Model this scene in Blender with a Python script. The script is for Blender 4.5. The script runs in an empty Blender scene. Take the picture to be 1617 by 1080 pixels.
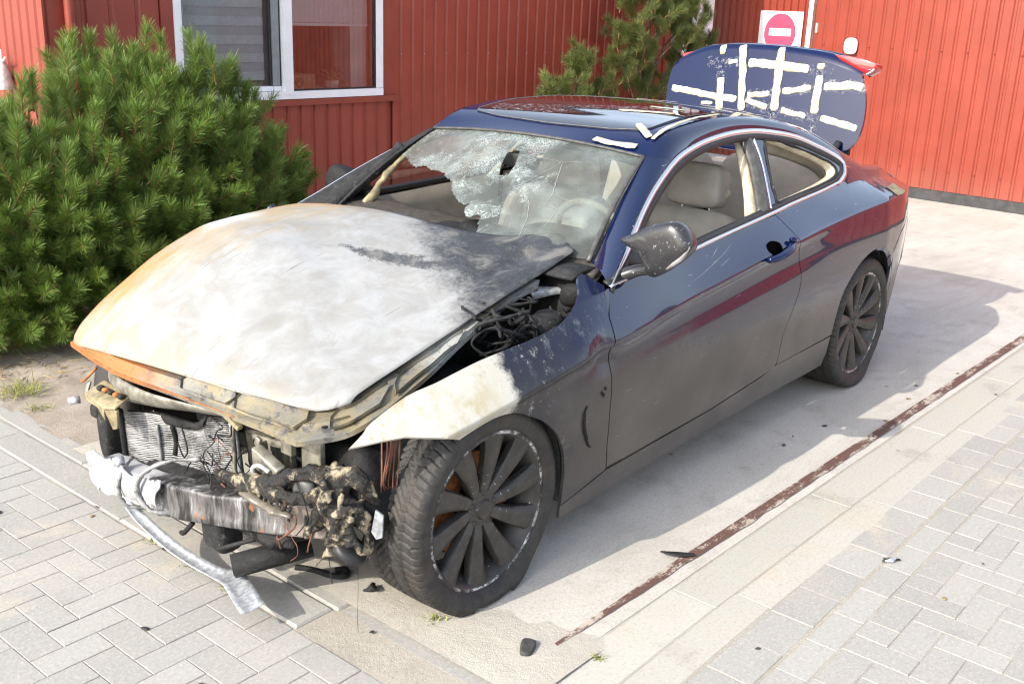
import bpy, bmesh, math, random
import numpy as np
from mathutils import Vector, Matrix, noise as mnoise
from mathutils.geometry import delaunay_2d_cdt
random.seed(7); RNG = np.random.default_rng(7)
scene = bpy.context.scene
COL = scene.collection

# ------------------------------------------------------------------ camera, sky, sun, exposure
cam_d = bpy.data.cameras.new('camera'); cam = bpy.data.objects.new('camera', cam_d); COL.objects.link(cam)
_r = Vector((0.646, -0.763, 0.035)); _u = Vector((0.211, 0.223, 0.952)); _f = Vector((0.734, 0.607, -0.305))
_f.normalize(); _r = (_r - _f * _r.dot(_f)).normalized(); _u = _r.cross(_f)
cam.matrix_world = Matrix(((_r.x, _u.x, -_f.x, -2.2048), (_r.y, _u.y, -_f.y, -2.7573), (_r.z, _u.z, -_f.z, 1.7834), (0, 0, 0, 1)))
cam_d.sensor_fit = 'HORIZONTAL'; cam_d.sensor_width = 36.0
cam_d.lens = 36.0 * 1655.72 / 1617.0
cam_d.clip_start = 0.05; cam_d.clip_end = 600
scene.camera = cam
world = bpy.data.worlds.new('World'); scene.world = world; world.use_nodes = True
wn = world.node_tree; wn.nodes.clear()
sky = wn.nodes.new('ShaderNodeTexSky'); sky.sky_type = 'NISHITA'; sky.sun_disc = False
SUN_DIR = Vector((1.5, -0.22, -1.0)).normalized()
sky.sun_elevation = math.radians(33.4); sky.sun_rotation = math.atan2(-SUN_DIR.x, -SUN_DIR.y)
sky.air_density = 1.0; sky.dust_density = 2.0; sky.ozone_density = 1.0
bg = wn.nodes.new('ShaderNodeBackground'); bg.inputs['Strength'].default_value = 0.15
wo = wn.nodes.new('ShaderNodeOutputWorld')
hs = wn.nodes.new('ShaderNodeHueSaturation'); hs.inputs['Saturation'].default_value = 0.6   # thin white cloud over the blue
wn.links.new(sky.outputs[0], hs.inputs['Color']); wn.links.new(hs.outputs[0], bg.inputs['Color']); wn.links.new(bg.outputs[0], wo.inputs['Surface'])
sun_d = bpy.data.lights.new('sun', 'SUN'); sun = bpy.data.objects.new('sun', sun_d); COL.objects.link(sun)
sun_d.energy = 2.0; sun_d.angle = math.radians(0.53); sun_d.color = (1.0, 0.94, 0.83)
sun.rotation_euler = SUN_DIR.to_track_quat('-Z', 'Y').to_euler(); sun.location = (-6, 1, 5)
scene.view_settings.view_transform = 'Standard'; scene.view_settings.look = 'None'
scene.view_settings.gamma = 1.0; scene.view_settings.use_curve_mapping = False
scene.view_settings.exposure = 1.45
scene.cycles.filter_width = 1.2

# ------------------------------------------------------------------ object helpers
def empty(name, loc=(0, 0, 0), parent=None):
    o = bpy.data.objects.new(name, None); COL.objects.link(o); o.location = loc
    o.empty_display_size = 0.1
    if parent: o.parent = parent
    return o
def tag(o, label=None, cat=None, group=None, kind=None):
    if label: o['label'] = label
    if cat: o['category'] = cat
    if group: o['group'] = group
    if kind: o['kind'] = kind
    return o
def link(name, me, mat=None, parent=None):
    o = bpy.data.objects.new(name, me); COL.objects.link(o)
    if mat is not None and len(me.materials) == 0: me.materials.append(mat)
    if parent: o.parent = parent
    return o
def mesh(name, V, F, smooth=True, normals=None):
    me = bpy.data.meshes.new(name)
    me.from_pydata([tuple(map(float, v)) for v in V], [], [tuple(map(int, f)) for f in F])
    if smooth: me.polygons.foreach_set('use_smooth', [True] * len(me.polygons))
    me.update()
    if normals is not None: me.normals_split_custom_set_from_vertices([tuple(map(float, n)) for n in normals])
    return me
def clean(me, dist=1e-5, recalc=True, smooth_angle=None):
    bm = bmesh.new(); bm.from_mesh(me); bmesh.ops.remove_doubles(bm, verts=bm.verts, dist=dist)
    if recalc: bmesh.ops.recalc_face_normals(bm, faces=bm.faces)
    if smooth_angle is not None:
        for e in bm.edges:
            if len(e.link_faces) == 2: e.smooth = e.calc_face_angle(0) < smooth_angle
        for f in bm.faces: f.smooth = True
    bm.to_mesh(me); bm.free(); return me
def vnoise(p, s=1.0):
    return mnoise.noise(Vector(p) * s)
def cat(pts, n=8, closed=False):
    """Catmull-Rom through pts"""
    P = np.array(pts, float); out = []
    m = len(P); segs = m if closed else m - 1
    for i in range(segs):
        if closed: a, b, c, d = P[(i - 1) % m], P[i], P[(i + 1) % m], P[(i + 2) % m]
        else: a, b, c, d = P[max(i - 1, 0)], P[i], P[i + 1], P[min(i + 2, m - 1)]
        for k in range(n):
            t = k / n
            out.append(0.5 * (2 * b + (c - a) * t + (2 * a - 5 * b + 4 * c - d) * t * t + (3 * b - a - 3 * c + d) * t ** 3))
    if not closed: out.append(P[-1])
    return np.array(out)
def resample(P, step):
    P = np.array(P, float); d = np.linalg.norm(np.diff(P, axis=0), axis=1); L = np.r_[0, np.cumsum(d)]
    n = max(2, int(round(L[-1] / step)) + 1); s = np.linspace(0, L[-1], n)
    return np.stack([np.interp(s, L, P[:, k]) for k in range(P.shape[1])], 1)
def densify(P, step):
    P = np.array(P, float); out = []
    for i in range(len(P)):
        a, b = P[i], P[(i + 1) % len(P)]; n = max(1, int(np.ceil(np.linalg.norm(b - a) / step)))
        for k in range(n): out.append(a + (b - a) * k / n)
    return np.array(out)
def pip(pts, poly):
    x, y = pts[:, 0], pts[:, 1]; ins = np.zeros(len(pts), bool); n = len(poly)
    for i in range(n):
        x1, y1 = poly[i]; x2, y2 = poly[(i + 1) % n]
        c = ((y1 > y) != (y2 > y))
        if y1 == y2: continue
        ins ^= c & (x < (x2 - x1) * (y - y1) / (y2 - y1) + x1)
    return ins
def fnormals(fn, U, V, e=2e-3):
    du = fn(U + e, V) - fn(U - e, V); dv = fn(U, V + e) - fn(U, V - e)
    n = np.cross(du, dv); return n / np.maximum(np.linalg.norm(n, axis=1, keepdims=True), 1e-9)
def panel(name, outline, fn, mat, parent, res=0.03, holes=(), flip=False, hem=0.012, analytic=True, bstep=None):
    """trim the parametric surface fn(u, v) by an outline; fold a hem inward round every edge"""
    loops = [densify(outline, bstep or res * 0.5)] + [densify(h, bstep or res * 0.5) for h in holes]
    pts = np.concatenate(loops); edges = []; k = 0
    for L in loops:
        m = len(L); edges += [(k + i, k + (i + 1) % m) for i in range(m)]; k += m
    lo, hi = loops[0].min(0), loops[0].max(0)
    g = np.stack(np.meshgrid(np.arange(lo[0] + res / 2, hi[0], res), np.arange(lo[1] + res / 2, hi[1], res)), -1).reshape(-1, 2)
    ins = pip(g, loops[0])
    for h in loops[1:]: ins &= ~pip(g, h)
    g = g[ins]
    if len(g):
        d = np.min(np.linalg.norm(g[:, None, :] - pts[None], axis=2), axis=1); g = g[d > res * 0.4]
    allp = np.concatenate([pts, g]) if len(g) else pts
    vs, _, fs, ov, _, _ = delaunay_2d_cdt([Vector(p) for p in allp], edges, [], 0, 1e-6)
    vs = np.array([tuple(v) for v in vs]); fs = np.array([f for f in fs if len(f) == 3])
    cen = vs[fs].mean(1); ok = pip(cen, loops[0])
    for h in loops[1:]: ok &= ~pip(cen, h)
    fs = fs[ok]
    P = fn(vs[:, 0], vs[:, 1]); N = fnormals(fn, vs[:, 0], vs[:, 1])
    if flip: N = -N
    # orient faces along N
    fn_ = np.cross(P[fs[:, 1]] - P[fs[:, 0]], P[fs[:, 2]] - P[fs[:, 0]])
    bad = (fn_ * N[fs[:, 0]]).sum(1) < 0
    fs[bad] = fs[bad][:, ::-1]
    V = list(P); NN = list(N); F = [tuple(f) for f in fs]
    if hem:
        cnt = {}
        for f in F:
            for a, b in ((f[0], f[1]), (f[1], f[2]), (f[2], f[0])): cnt[(a, b)] = 1
        for (a, b) in list(cnt):
            if (b, a) not in cnt:
                i = len(V); t = P[b] - P[a]; o = np.cross(t, N[a]); o = o / max(np.linalg.norm(o), 1e-9)
                V += [P[a], P[b], P[b] - N[b] * hem, P[a] - N[a] * hem]; NN += [o] * 4
                F.append((i + 1, i, i + 3, i + 2))
    me = mesh(name, V, F, True, NN if analytic else None)
    return link(name, me, mat, parent)
def grid(name, fn, U, V, mat, parent, flip=False, smooth=True, thick=0.0):
    U = np.array(U, float); V = np.array(V, float)
    uu, vv = np.meshgrid(U, V, indexing='ij'); P = fn(uu.ravel(), vv.ravel())
    nu, nv = len(U), len(V); idx = np.arange(nu * nv).reshape(nu, nv)
    F = np.stack([idx[:-1, :-1], idx[1:, :-1], idx[1:, 1:], idx[:-1, 1:]], -1).reshape(-1, 4)
    if flip: F = F[:, ::-1]
    me = mesh(name, P, F, smooth)
    if thick:
        o = link(name, me, mat, parent); md = o.modifiers.new('thickness', 'SOLIDIFY'); md.thickness = thick; md.offset = -1; return o
    return link(name, me, mat, parent)
def ruled(name, A, B, mat, parent, n=40, m=6, bulge=0.0, bdir=None, flip=False, thick=0.0):
    """surface between two 3D curves, bowed outward by bulge along bdir"""
    A = np.array(A, float); B = np.array(B, float)
    def param(P):
        d = np.r_[0, np.cumsum(np.linalg.norm(np.diff(P, axis=0), axis=1))]; return d / d[-1]
    pa, pb = param(A), param(B)
    def fn(u, v):
        a = np.stack([np.interp(u, pa, A[:, k]) for k in range(3)], 1); b = np.stack([np.interp(u, pb, B[:, k]) for k in range(3)], 1)
        P = a + (b - a) * v[:, None]
        if bulge: P = P + np.array(bdir)[None] * (bulge * 4 * v * (1 - v))[:, None]
        return P
    return grid(name, fn, np.linspace(0, 1, n), np.linspace(0, 1, m), mat, parent, flip, True, thick)
def tube_data(path, rad, seg=8, caps=True, jitter=0.0, js=20.0, flat=None):
    P = np.array(path, float); n = len(P)
    R = np.full(n, rad, float) if np.isscalar(rad) else np.interp(np.linspace(0, 1, n), np.linspace(0, 1, len(rad)), rad)
    T = np.gradient(P, axis=0); T /= np.maximum(np.linalg.norm(T, axis=1, keepdims=True), 1e-9)
    up = np.array([0, 0, 1.0]) if abs(T[0, 2]) < 0.9 else np.array([1.0, 0, 0])
    V = []; F = []; nrm = np.cross(T[0], up); nrm /= np.linalg.norm(nrm)
    for i in range(n):
        nrm = nrm - T[i] * nrm.dot(T[i]); nrm /= max(np.linalg.norm(nrm), 1e-9); bi = np.cross(T[i], nrm)
        for k in range(seg):
            a = 2 * math.pi * k / seg; r = R[i]
            dx, dy = math.cos(a), math.sin(a) * (flat if flat else 1.0)
            p = P[i] + nrm * dx * r + bi * dy * r
            if jitter: p = p + (p - P[i]) * jitter * vnoise(p, js)
            V.append(p)
    for i in range(n - 1):
        for k in range(seg):
            a, b = i * seg + k, i * seg + (k + 1) % seg; F.append((a, b, b + seg, a + seg))
    if caps: F.append(tuple(range(seg - 1, -1, -1))); F.append(tuple(range((n - 1) * seg, n * seg)))
    return V, F
def tube(name, path, rad, mat, parent=None, seg=8, smooth_n=6, **kw):
    if smooth_n: path = cat(path, smooth_n)
    V, F = tube_data(path, rad, seg, **kw); return link(name, mesh(name, V, F), mat, parent)
def join(parts):
    V = []; F = []
    for v, f in parts:
        k = len(V); V += list(v); F += [tuple(i + k for i in q) for q in f]
    return V, F
def box_data(c, s, rot=None):
    x, y, z = [d / 2 for d in s]
    V = [Vector((a * x, b * y, d * z)) for a in (-1, 1) for b in (-1, 1) for d in (-1, 1)]
    if rot is not None: V = [rot @ v for v in V]
    V = [np.array(v) + np.array(c) for v in V]
    return V, [(0, 1, 3, 2), (4, 6, 7, 5), (0, 4, 5, 1), (2, 3, 7, 6), (0, 2, 6, 4), (1, 5, 7, 3)]
def box(name, c, s, mat, parent=None, rot=None, bevel=0.0, seg=2):
    V, F = box_data((0, 0, 0), s, rot); me = mesh(name, [np.array(v) + np.array(c) for v in V], F, False)
    if bevel:
        bm = bmesh.new(); bm.from_mesh(me); bmesh.ops.bevel(bm, geom=list(bm.edges), offset=bevel, segments=seg, profile=0.5, affect='EDGES')
        for f in bm.faces: f.smooth = True
        bm.to_mesh(me); bm.free(); clean(me, smooth_angle=1.0)
    return link(name, me, mat, parent)
def cushion_data(c, s, e1=0.35, e2=0.35, rot=None, nu=24, nv=16, wob=0.0, taper=0.0):
    def sp(v, e): return np.sign(v) * np.abs(v) ** e
    u = np.linspace(-math.pi, math.pi, nu, endpoint=False); v = np.linspace(-math.pi / 2, math.pi / 2, nv)
    V = []
    for b in v:
        for a in u:
            p = np.array([sp(math.cos(b), e1) * sp(math.cos(a), e2), sp(math.cos(b), e1) * sp(math.sin(a), e2), sp(math.sin(b), e1)]) * np.array(s) / 2
            p[1] *= 1 - taper * (p[2] / s[2] + 0.5)
            if wob: p = p * (1 + wob * vnoise(p + np.array(c), 9))
            if rot is not None: p = np.array(rot @ Vector(p))
            V.append(p + np.array(c))
    F = []
    for j in range(nv - 1):
        for i in range(nu):
            a, b = j * nu + i, j * nu + (i + 1) % nu; F.append((a, b, b + nu, a + nu))
    return V, F
def cushion(name, c, s, mat, parent, **kw):
    V, F = cushion_data(c, s, **kw); return link(name, clean(mesh(name, V, F)), mat, parent)
def prism(name, poly, depth_vec, mat, parent=None, bevel=0.0):
    P = [np.array(p, float) for p in poly]; d = np.array(depth_vec, float); n = len(P)
    V = P + [p + d for p in P]; F = [tuple(range(n)), tuple(range(2 * n - 1, n - 1, -1))] + [(i, (i + 1) % n, n + (i + 1) % n, n + i) for i in range(n)]
    me = clean(mesh(name, V, F, False))
    if bevel:
        bm = bmesh.new(); bm.from_mesh(me); bmesh.ops.bevel(bm, geom=list(bm.edges), offset=bevel, segments=2, profile=0.5, affect='EDGES'); bm.to_mesh(me); bm.free(); clean(me, smooth_angle=0.8)
    return link(name, me, mat, parent)
def lathe_data(prof, n, axis='y', c=(0, 0, 0)):
    """prof: (radius, axial)"""
    V = []; F = []; m = len(prof)
    for i in range(n):
        a = 2 * math.pi * i / n
        for r, h in prof:
            V.append(np.array([r * math.cos(a), h, r * math.sin(a)]) + np.array(c))
    for i in range(n):
        for k in range(m - 1):
            a, b = i * m + k, ((i + 1) % n) * m + k; F.append((a, b, b + 1, a + 1))
    return V, F
def pch(xs, ys):
    xs = np.array(xs, float); ys = np.array(ys, float); h = np.diff(xs); d = np.diff(ys) / h
    m = np.zeros(len(xs)); m[0] = d[0]; m[-1] = d[-1]
    for i in range(1, len(xs) - 1):
        if d[i - 1] * d[i] > 0:
            w1 = 2 * h[i] + h[i - 1]; w2 = h[i] + 2 * h[i - 1]; m[i] = (w1 + w2) / (w1 / d[i - 1] + w2 / d[i])
    def f(x):
        x = np.clip(np.asarray(x, float), xs[0], xs[-1]); i = np.clip(np.searchsorted(xs, x) - 1, 0, len(h) - 1); t = (x - xs[i]) / h[i]
        return ys[i] * (1 + 2 * t) * (1 - t) ** 2 + m[i] * h[i] * t * (1 - t) ** 2 + ys[i + 1] * t * t * (3 - 2 * t) + m[i + 1] * h[i] * t * t * (t - 1)
    return f

# ------------------------------------------------------------------ material helpers
class Mat:
    def __init__(s, name):
        s.m = bpy.data.materials.new(name); s.m.use_nodes = True; s.nt = s.m.node_tree; s.nt.nodes.clear()
        s.out = s.nt.nodes.new('ShaderNodeOutputMaterial'); s._tc = None
    def n(s, typ, ins=None, **props):
        nd = s.nt.nodes.new('ShaderNode' + typ)
        for k, v in props.items(): setattr(nd, k, v)
        for k, v in (ins or {}).items():
            sk = nd.inputs[k]
            if isinstance(v, bpy.types.NodeSocket): s.nt.links.new(v, sk)
            elif v is not None:
                if sk.type == 'RGBA' and len(v) == 3: v = (*v, 1)
                sk.default_value = v
        return nd
    @property
    def co(s):
        if s._tc is None: s._tc = s.n('TexCoord')
        return s._tc.outputs['Object']
    def xyz(s):
        if not hasattr(s, '_x'): s._x = s.n('SeparateXYZ', {0: s.co})
        return s._x.outputs[0], s._x.outputs[1], s._x.outputs[2]
    def noise(s, scale, detail=4, rough=0.55, vec=None, dist=0.0, sc=None):
        v = vec or s.co
        if sc: v = s.n('Mapping', {'Vector': v, 'Scale': sc}).outputs[0]
        return s.n('TexNoise', {'Vector': v, 'Scale': scale, 'Detail': detail, 'Roughness': rough, 'Distortion': dist}).outputs['Fac']
    def voro(s, scale, feature='F1', vec=None, rnd=1.0):
        nd = s.n('TexVoronoi', {'Vector': vec or s.co, 'Scale': scale, 'Randomness': rnd}, feature=feature); return nd
    def math(s, op, a, b=0.0, c=None, clamp=False):
        d = {0: a, 1: b}
        if c is not None: d[2] = c
        return s.n('Math', d, operation=op, use_clamp=clamp).outputs[0]
    def step(s, v, a, b, lo=0.0, hi=1.0):
        nd = s.n('MapRange', {'Value': v, 'From Min': a, 'From Max': b, 'To Min': lo, 'To Max': hi}, interpolation_type='SMOOTHSTEP'); return nd.outputs[0]
    def lin(s, v, a, b, lo=0.0, hi=1.0):
        return s.n('MapRange', {'Value': v, 'From Min': a, 'From Max': b, 'To Min': lo, 'To Max': hi}).outputs[0]
    def mix(s, f, a, b, blend='MIX'):
        nd = s.n('Mix', data_type='RGBA', blend_type=blend)
        for k, v in ((0, f), (6, a), (7, b)):
            if isinstance(v, bpy.types.NodeSocket): s.nt.links.new(v, nd.inputs[k])
            else: nd.inputs[k].default_value = v if k == 0 else ((*v, 1) if len(v) == 3 else v)
        return nd.outputs[2]
    def mixf(s, f, a, b):
        nd = s.n('Mix', data_type='FLOAT')
        for k, v in ((0, f), (2, a), (3, b)):
            if isinstance(v, bpy.types.NodeSocket): s.nt.links.new(v, nd.inputs[k])
            else: nd.inputs[k].default_value = v
        return nd.outputs[0]
    def bump(s, h, strength=0.3, dist=0.01):
        return s.n('Bump', {'Height': h, 'Strength': strength, 'Distance': dist}).outputs[0]
    def bsdf(s, color=(.5, .5, .5), rough=0.6, metal=0.0, spec=0.5, normal=None, coat=0.0, coat_rough=0.03, **kw):
        d = {'Base Color': color, 'Roughness': rough, 'Metallic': metal, 'Specular IOR Level': spec, 'Coat Weight': coat, 'Coat Roughness': coat_rough}
        if normal is not None: d['Normal'] = normal
        d.update(kw); return s.n('BsdfPrincipled', d).outputs[0]
    def done(s, sh):
        s.nt.links.new(sh, s.out.inputs['Surface']); return s.m
def simple(name, color, rough=0.6, metal=0.0, nscale=30, var=0.25, bump=0.0, spec=0.5, coat=0.0):
    m = Mat(name); f = m.noise(nscale); c2 = tuple(c * (1 - var) for c in color); c1 = tuple(min(1, c * (1 + var * 0.6)) for c in color)
    col = m.mix(m.step(f, .35, .65), c2, c1)
    return m.done(m.bsdf(col, rough, metal, spec, m.bump(f, bump, .005) if bump else None, coat))
# ------------------------------------------------------------------ materials
MT = {}
def m_paint(name, burnt=None):
    m = Mat(name); x, y, z = m.xyz()
    n1 = m.noise(5, 5); n2 = m.noise(45, 4, .65); n3 = m.noise(220, 2)
    lim = m.math('MULTIPLY_ADD', m.math('MINIMUM', x, 2.3), -0.075, 0.80)
    d = m.math('SUBTRACT', z, lim); d = m.math('ADD', d, m.math('MULTIPLY_ADD', n1, .16, -.08))
    dirt = m.math('MULTIPLY', m.step(d, .02, -.18), m.step(n2, .1, .6, .74, .97))
    streak = m.math('MULTIPLY', m.step(m.noise(9, 3, .6, sc=(1, 1, .18)), .52, .75), .35)
    dirt = m.math('MAXIMUM', dirt, m.math('MULTIPLY', m.step(m.noise(16, 5, .7), .6, .85), .30))
    base = m.mix(n3, (.003, .0075, .034), (.004, .010, .044))
    dc = m.mix(m.step(m.noise(3, 4), .35, .65), (.072, .064, .056), (.105, .094, .081)); dc = m.mix(streak, dc, (.06, .055, .052))
    colr = m.mix(m.math('MULTIPLY', dirt, .93), base, dc)
    rough = m.mixf(dirt, .08, .40); coat = m.mixf(dirt, .8, .2)
    coatr = m.mixf(dirt, .015, .22)
    # fine scratches in the clear coat
    sv = m.n('Mapping', {'Vector': m.co, 'Rotation': (0.2, 0.5, 0.3), 'Scale': (2.2, 9, 26)}).outputs[0]
    scr = m.step(m.n('TexNoise', {'Vector': sv, 'Scale': 6, 'Detail': 2, 'Distortion': .3}).outputs['Fac'], .735, .76)
    colr = m.mix(m.math('MULTIPLY', scr, .5), colr, (.35, .38, .45))
    nrm = None
    if burnt:
        e = m.math('ADD', x, m.math('MULTIPLY_ADD', m.noise(7, 6, .7), .34, -.17))
        soot = m.step(e, .62, .20)
        soot = m.math('MULTIPLY', soot, m.step(n1, .3, .6, .55, 1))
        colr = m.mix(m.math('MULTIPLY', soot, .75), colr, (.018, .02, .027)); rough = m.mixf(soot, rough, .42); coat = m.mixf(soot, coat, .12)
        flk = m.math('MULTIPLY', m.step(m.noise(34, 5, .75), .57, .66), m.step(e, .40, .12))
        chalk = m.math('MULTIPLY', m.step(m.noise(24, 6, .8, sc=(1, 1, .3)), .50, .74), m.math('MULTIPLY', m.step(x, .70, .35), m.step(z, .66, .80)))
        colr = m.mix(m.math('MULTIPLY', chalk, .38), colr, (.33, .35, .39))
        e2 = m.math('ADD', x, m.math('MULTIPLY_ADD', m.noise(11, 6, .72), .16, -.08))
        ash = m.step(e2, .075, .035)
        ash = m.math('MAXIMUM', ash, m.math('MULTIPLY', flk, .55))
        yl = m.math('MULTIPLY', m.step(m.noise(9, 4, .6), .42, .64), m.step(m.math('ABSOLUTE', m.math('ADD', x, .20)), .30, .05))
        ac = m.mix(yl, (.48, .47, .42), (.39, .33, .20))
        pit = m.step(m.voro(42).outputs['Distance'], .42, .12)
        ac = m.mix(m.math('MULTIPLY', pit, m.math('MULTIPLY', m.step(m.noise(6), .5, .65), .5)), ac, (.26, .20, .09))
        ac = m.mix(m.math('MULTIPLY', m.step(n2, .55, .8), .4), ac, (.30, .29, .27))
        ac = m.mix(m.math('MULTIPLY', m.step(m.math('ADD', x, m.math('MULTIPLY', n2, .05)), -.42, -.50), .7), ac, (.2, .17, .13))
        colr = m.mix(ash, colr, ac); rough = m.mixf(ash, rough, .75); coat = m.mixf(ash, coat, 0.0)
        nrm = m.bump(m.math('ADD', m.math('MULTIPLY', ash, n2), m.math('MULTIPLY', ash, .3)), .35, .004)
    return m.done(m.bsdf(colr, rough, 0.0, .30, nrm, coat, coatr))
MT['paint'] = m_paint('blue_paint'); MT['fender'] = m_paint('burnt_blue_paint', True)
def m_plain_paint():
    m = Mat('clean_blue_paint'); n = m.noise(14, 5, .7)
    c = m.mix(m.step(n, .56, .8), (.003, .0085, .046), (.006, .012, .050))
    sm = m.step(m.noise(30, 6, .8), .62, .8)
    return m.done(m.bsdf(m.mix(m.math('MULTIPLY', sm, .14), c, (.2, .22, .28)), m.mixf(sm, .10, .3), 0, .22, None, .28, .02))
MT['paint_lid'] = m_plain_paint()
def m_hood():
    m = Mat('burnt_hood_metal'); x, y, z = m.xyz()
    big = m.noise(2.4, 6, .6, dist=.6); n5 = m.noise(7, 6, .65, dist=.4); nf = m.noise(60, 5, .7); nff = m.noise(260, 3, .7)
    streak = m.noise(5, 5, .65, sc=(1.0, 3.2, 1), dist=.5)
    c = m.mix(m.step(n5, .35, .68), (.315, .32, .322), (.245, .243, .232))
    cr = m.math('ADD', y, m.math('MULTIPLY_ADD', streak, 1.0, -.5)); cr = m.math('SUBTRACT', cr, m.math('MULTIPLY', x, -.16))
    c = m.mix(m.math('MULTIPLY', m.step(cr, .20, .66), .8), c, (.335, .255, .14))
    c = m.mix(m.math('MULTIPLY', m.step(m.math('ADD', m.math('SUBTRACT', 0, x), m.math('MULTIPLY', n5, .3)), .50, .72), .5), c, (.30, .245, .15))
    orr = m.math('ADD', y, m.math('MULTIPLY_ADD', streak, .55, -.27)); orr = m.math('ADD', orr, m.math('MULTIPLY', m.math('ABSOLUTE', m.math('SUBTRACT', x, -.28)), -.22))
    orr2 = m.math('ADD', m.math('MULTIPLY', y, .55), m.math('ADD', m.math('MULTIPLY', m.math('ABSOLUTE', m.math('SUBTRACT', x, .50)), -1.3), m.math('MULTIPLY_ADD', n5, .5, -.25)))
    c = m.mix(m.math('MULTIPLY', m.math('MAXIMUM', m.step(orr, .42, .62), m.step(orr2, .12, .34)), .85), c, m.mix(nf, (.36, .14, .035), (.44, .22, .08)))
    wr = m.math('MULTIPLY', m.step(m.math('ABSOLUTE', m.math('SUBTRACT', x, .12)), .16, .04), m.step(y, .46, .54))
    c = m.mix(m.math('MULTIPLY', wr, .9), c, (.46, .465, .47))
    # soot left at the rear left corner, plus a tongue in the middle
    sv = m.math('SUBTRACT', m.math('MULTIPLY', x, .95), m.math('MULTIPLY', y, .62)); sv = m.math('ADD', sv, m.math('MULTIPLY_ADD', big, .50, -.25))
    sv = m.math('ADD', sv, m.math('MULTIPLY_ADD', nf, .22, -.11))
    soot = m.step(sv, .46, .66)
    wx = m.math('MULTIPLY_ADD', m.noise(5.5, 5, .7, dist=1.0), .22, -.11); x2 = m.math('ADD', x, wx); y2 = m.math('ADD', y, m.math('MULTIPLY_ADD', big, .3, -.15)); tx = m.math('DIVIDE', m.math('SUBTRACT', x2, m.math('MULTIPLY_ADD', y2, -.55, .19)), .045); ty = m.math('DIVIDE', m.math('ADD', y2, .19), .24)
    tg = m.math('ADD', m.math('MULTIPLY', tx, tx), m.math('MULTIPLY', ty, ty)); tg = m.math('ADD', tg, m.math('MULTIPLY_ADD', nf, 2.6, -1.3))
    soot = m.math('MAXIMUM', soot, m.math('MULTIPLY', m.step(tg, 1.1, .25), .9))
    soot = m.math('MULTIPLY', soot, m.step(nff, .28, .55, .74, 1.0))
    c = m.mix(m.math('MULTIPLY', soot, .97), c, m.mix(m.step(n5, .45, .6), (.010, .011, .014), (.030, .033, .042)))
    # scrapes
    mv = m.n('Mapping', {'Vector': m.co, 'Rotation': (0, 0, .5), 'Scale': (2.4, 60, 1)}).outputs[0]
    scr = m.math('MULTIPLY', m.step(m.n('TexNoise', {'Vector': mv, 'Scale': 2.2, 'Detail': 3, 'Distortion': 1.2}).outputs['Fac'], .66, .70), m.step(m.noise(4.5, 3, .5), .48, .62))
    mv2 = m.n('Mapping', {'Vector': m.co, 'Rotation': (0, 0, -.9), 'Scale': (2.0, 70, 1), 'Location': (3, 1, 0)}).outputs[0]
    scr2 = m.math('MULTIPLY', m.step(m.n('TexNoise', {'Vector': mv2, 'Scale': 1.7, 'Detail': 3, 'Distortion': .8}).outputs['Fac'], .66, .70), m.step(m.noise(3.7, 3, .5), .48, .62))
    c = m.mix(m.math('MULTIPLY', m.math('MAXIMUM', scr, scr2), .75), c, (.13, .125, .125))
    c = m.mix(m.math('MULTIPLY', m.step(m.noise(6.5, 9, .72, dist=1.2), .48, .68), .55), c, (.235, .225, .20)); c = m.mix(m.math('MULTIPLY', m.step(nff, .58, .75), .45), c, (.17, .165, .16)); c = m.mix(m.math('MULTIPLY', m.step(m.noise(15, 6, .75, dist=.8), .56, .74), .45), c, (.20, .195, .19))
    return m.done(m.bsdf(c, m.mixf(soot, .68, .42), 0, .35, m.bump(m.math('ADD', nf, m.math('MULTIPLY', big, 2)), .22, .004)))
MT['hood'] = m_hood()
def m_frame():
    m = Mat('scorched_sheet_metal'); x, y, z = m.xyz(); n = m.noise(9, 6, .65); nf = m.noise(50, 4, .7)
    c = m.mix(m.step(n, .40, .62), (.17, .165, .145), (.245, .205, .125)); c = m.mix(m.step(m.noise(13, 5, .7), .54, .62), c, (.085, .085, .088))
    o = m.math('ADD', y, m.math('MULTIPLY_ADD', nf, .5, -.25)); c = m.mix(m.math('MULTIPLY', m.step(o, -.05, .25), m.step(z, .50, .56)), c, m.mix(nf, (.36, .105, .025), (.44, .18, .055)))
    w = m.math('MULTIPLY', m.step(x, -.12, .0), m.step(m.math('ADD', x, m.math('MULTIPLY', n, .1)), .30, .26)); c = m.mix(m.math('MULTIPLY', w, .75), c, (.46, .46, .43))
    c = m.mix(m.math('MULTIPLY', m.step(x, .32, .45), .7), c, (.25, .26, .27))
    c = m.mix(m.math('MULTIPLY', m.step(nf, .52, .70), .5), c, (.06, .055, .05))
    return m.done(m.bsdf(c, .55, .25, .5, m.bump(nf, .3, .004)))
MT['frame'] = m_frame()
def m_char(name='charred', lo=.003, hi=.012, ash=.16):
    m = Mat(name); n = m.noise(35, 6, .75); n2 = m.noise(12, 5, .7)
    c = m.mix(m.step(n, .3, .7), (lo,) * 3, (hi, hi, hi * 1.05)); c = m.mix(m.math('MULTIPLY', m.step(m.noise(22, 6, .8), .58, .75), ash), c, (.27, .265, .26))
    return m.done(m.bsdf(c, .7, 0, .4, m.bump(n, .6, .012)))
MT['char'] = m_char(); MT['char_ash'] = m_char('charred_ash', .006, .028, .7)
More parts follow.
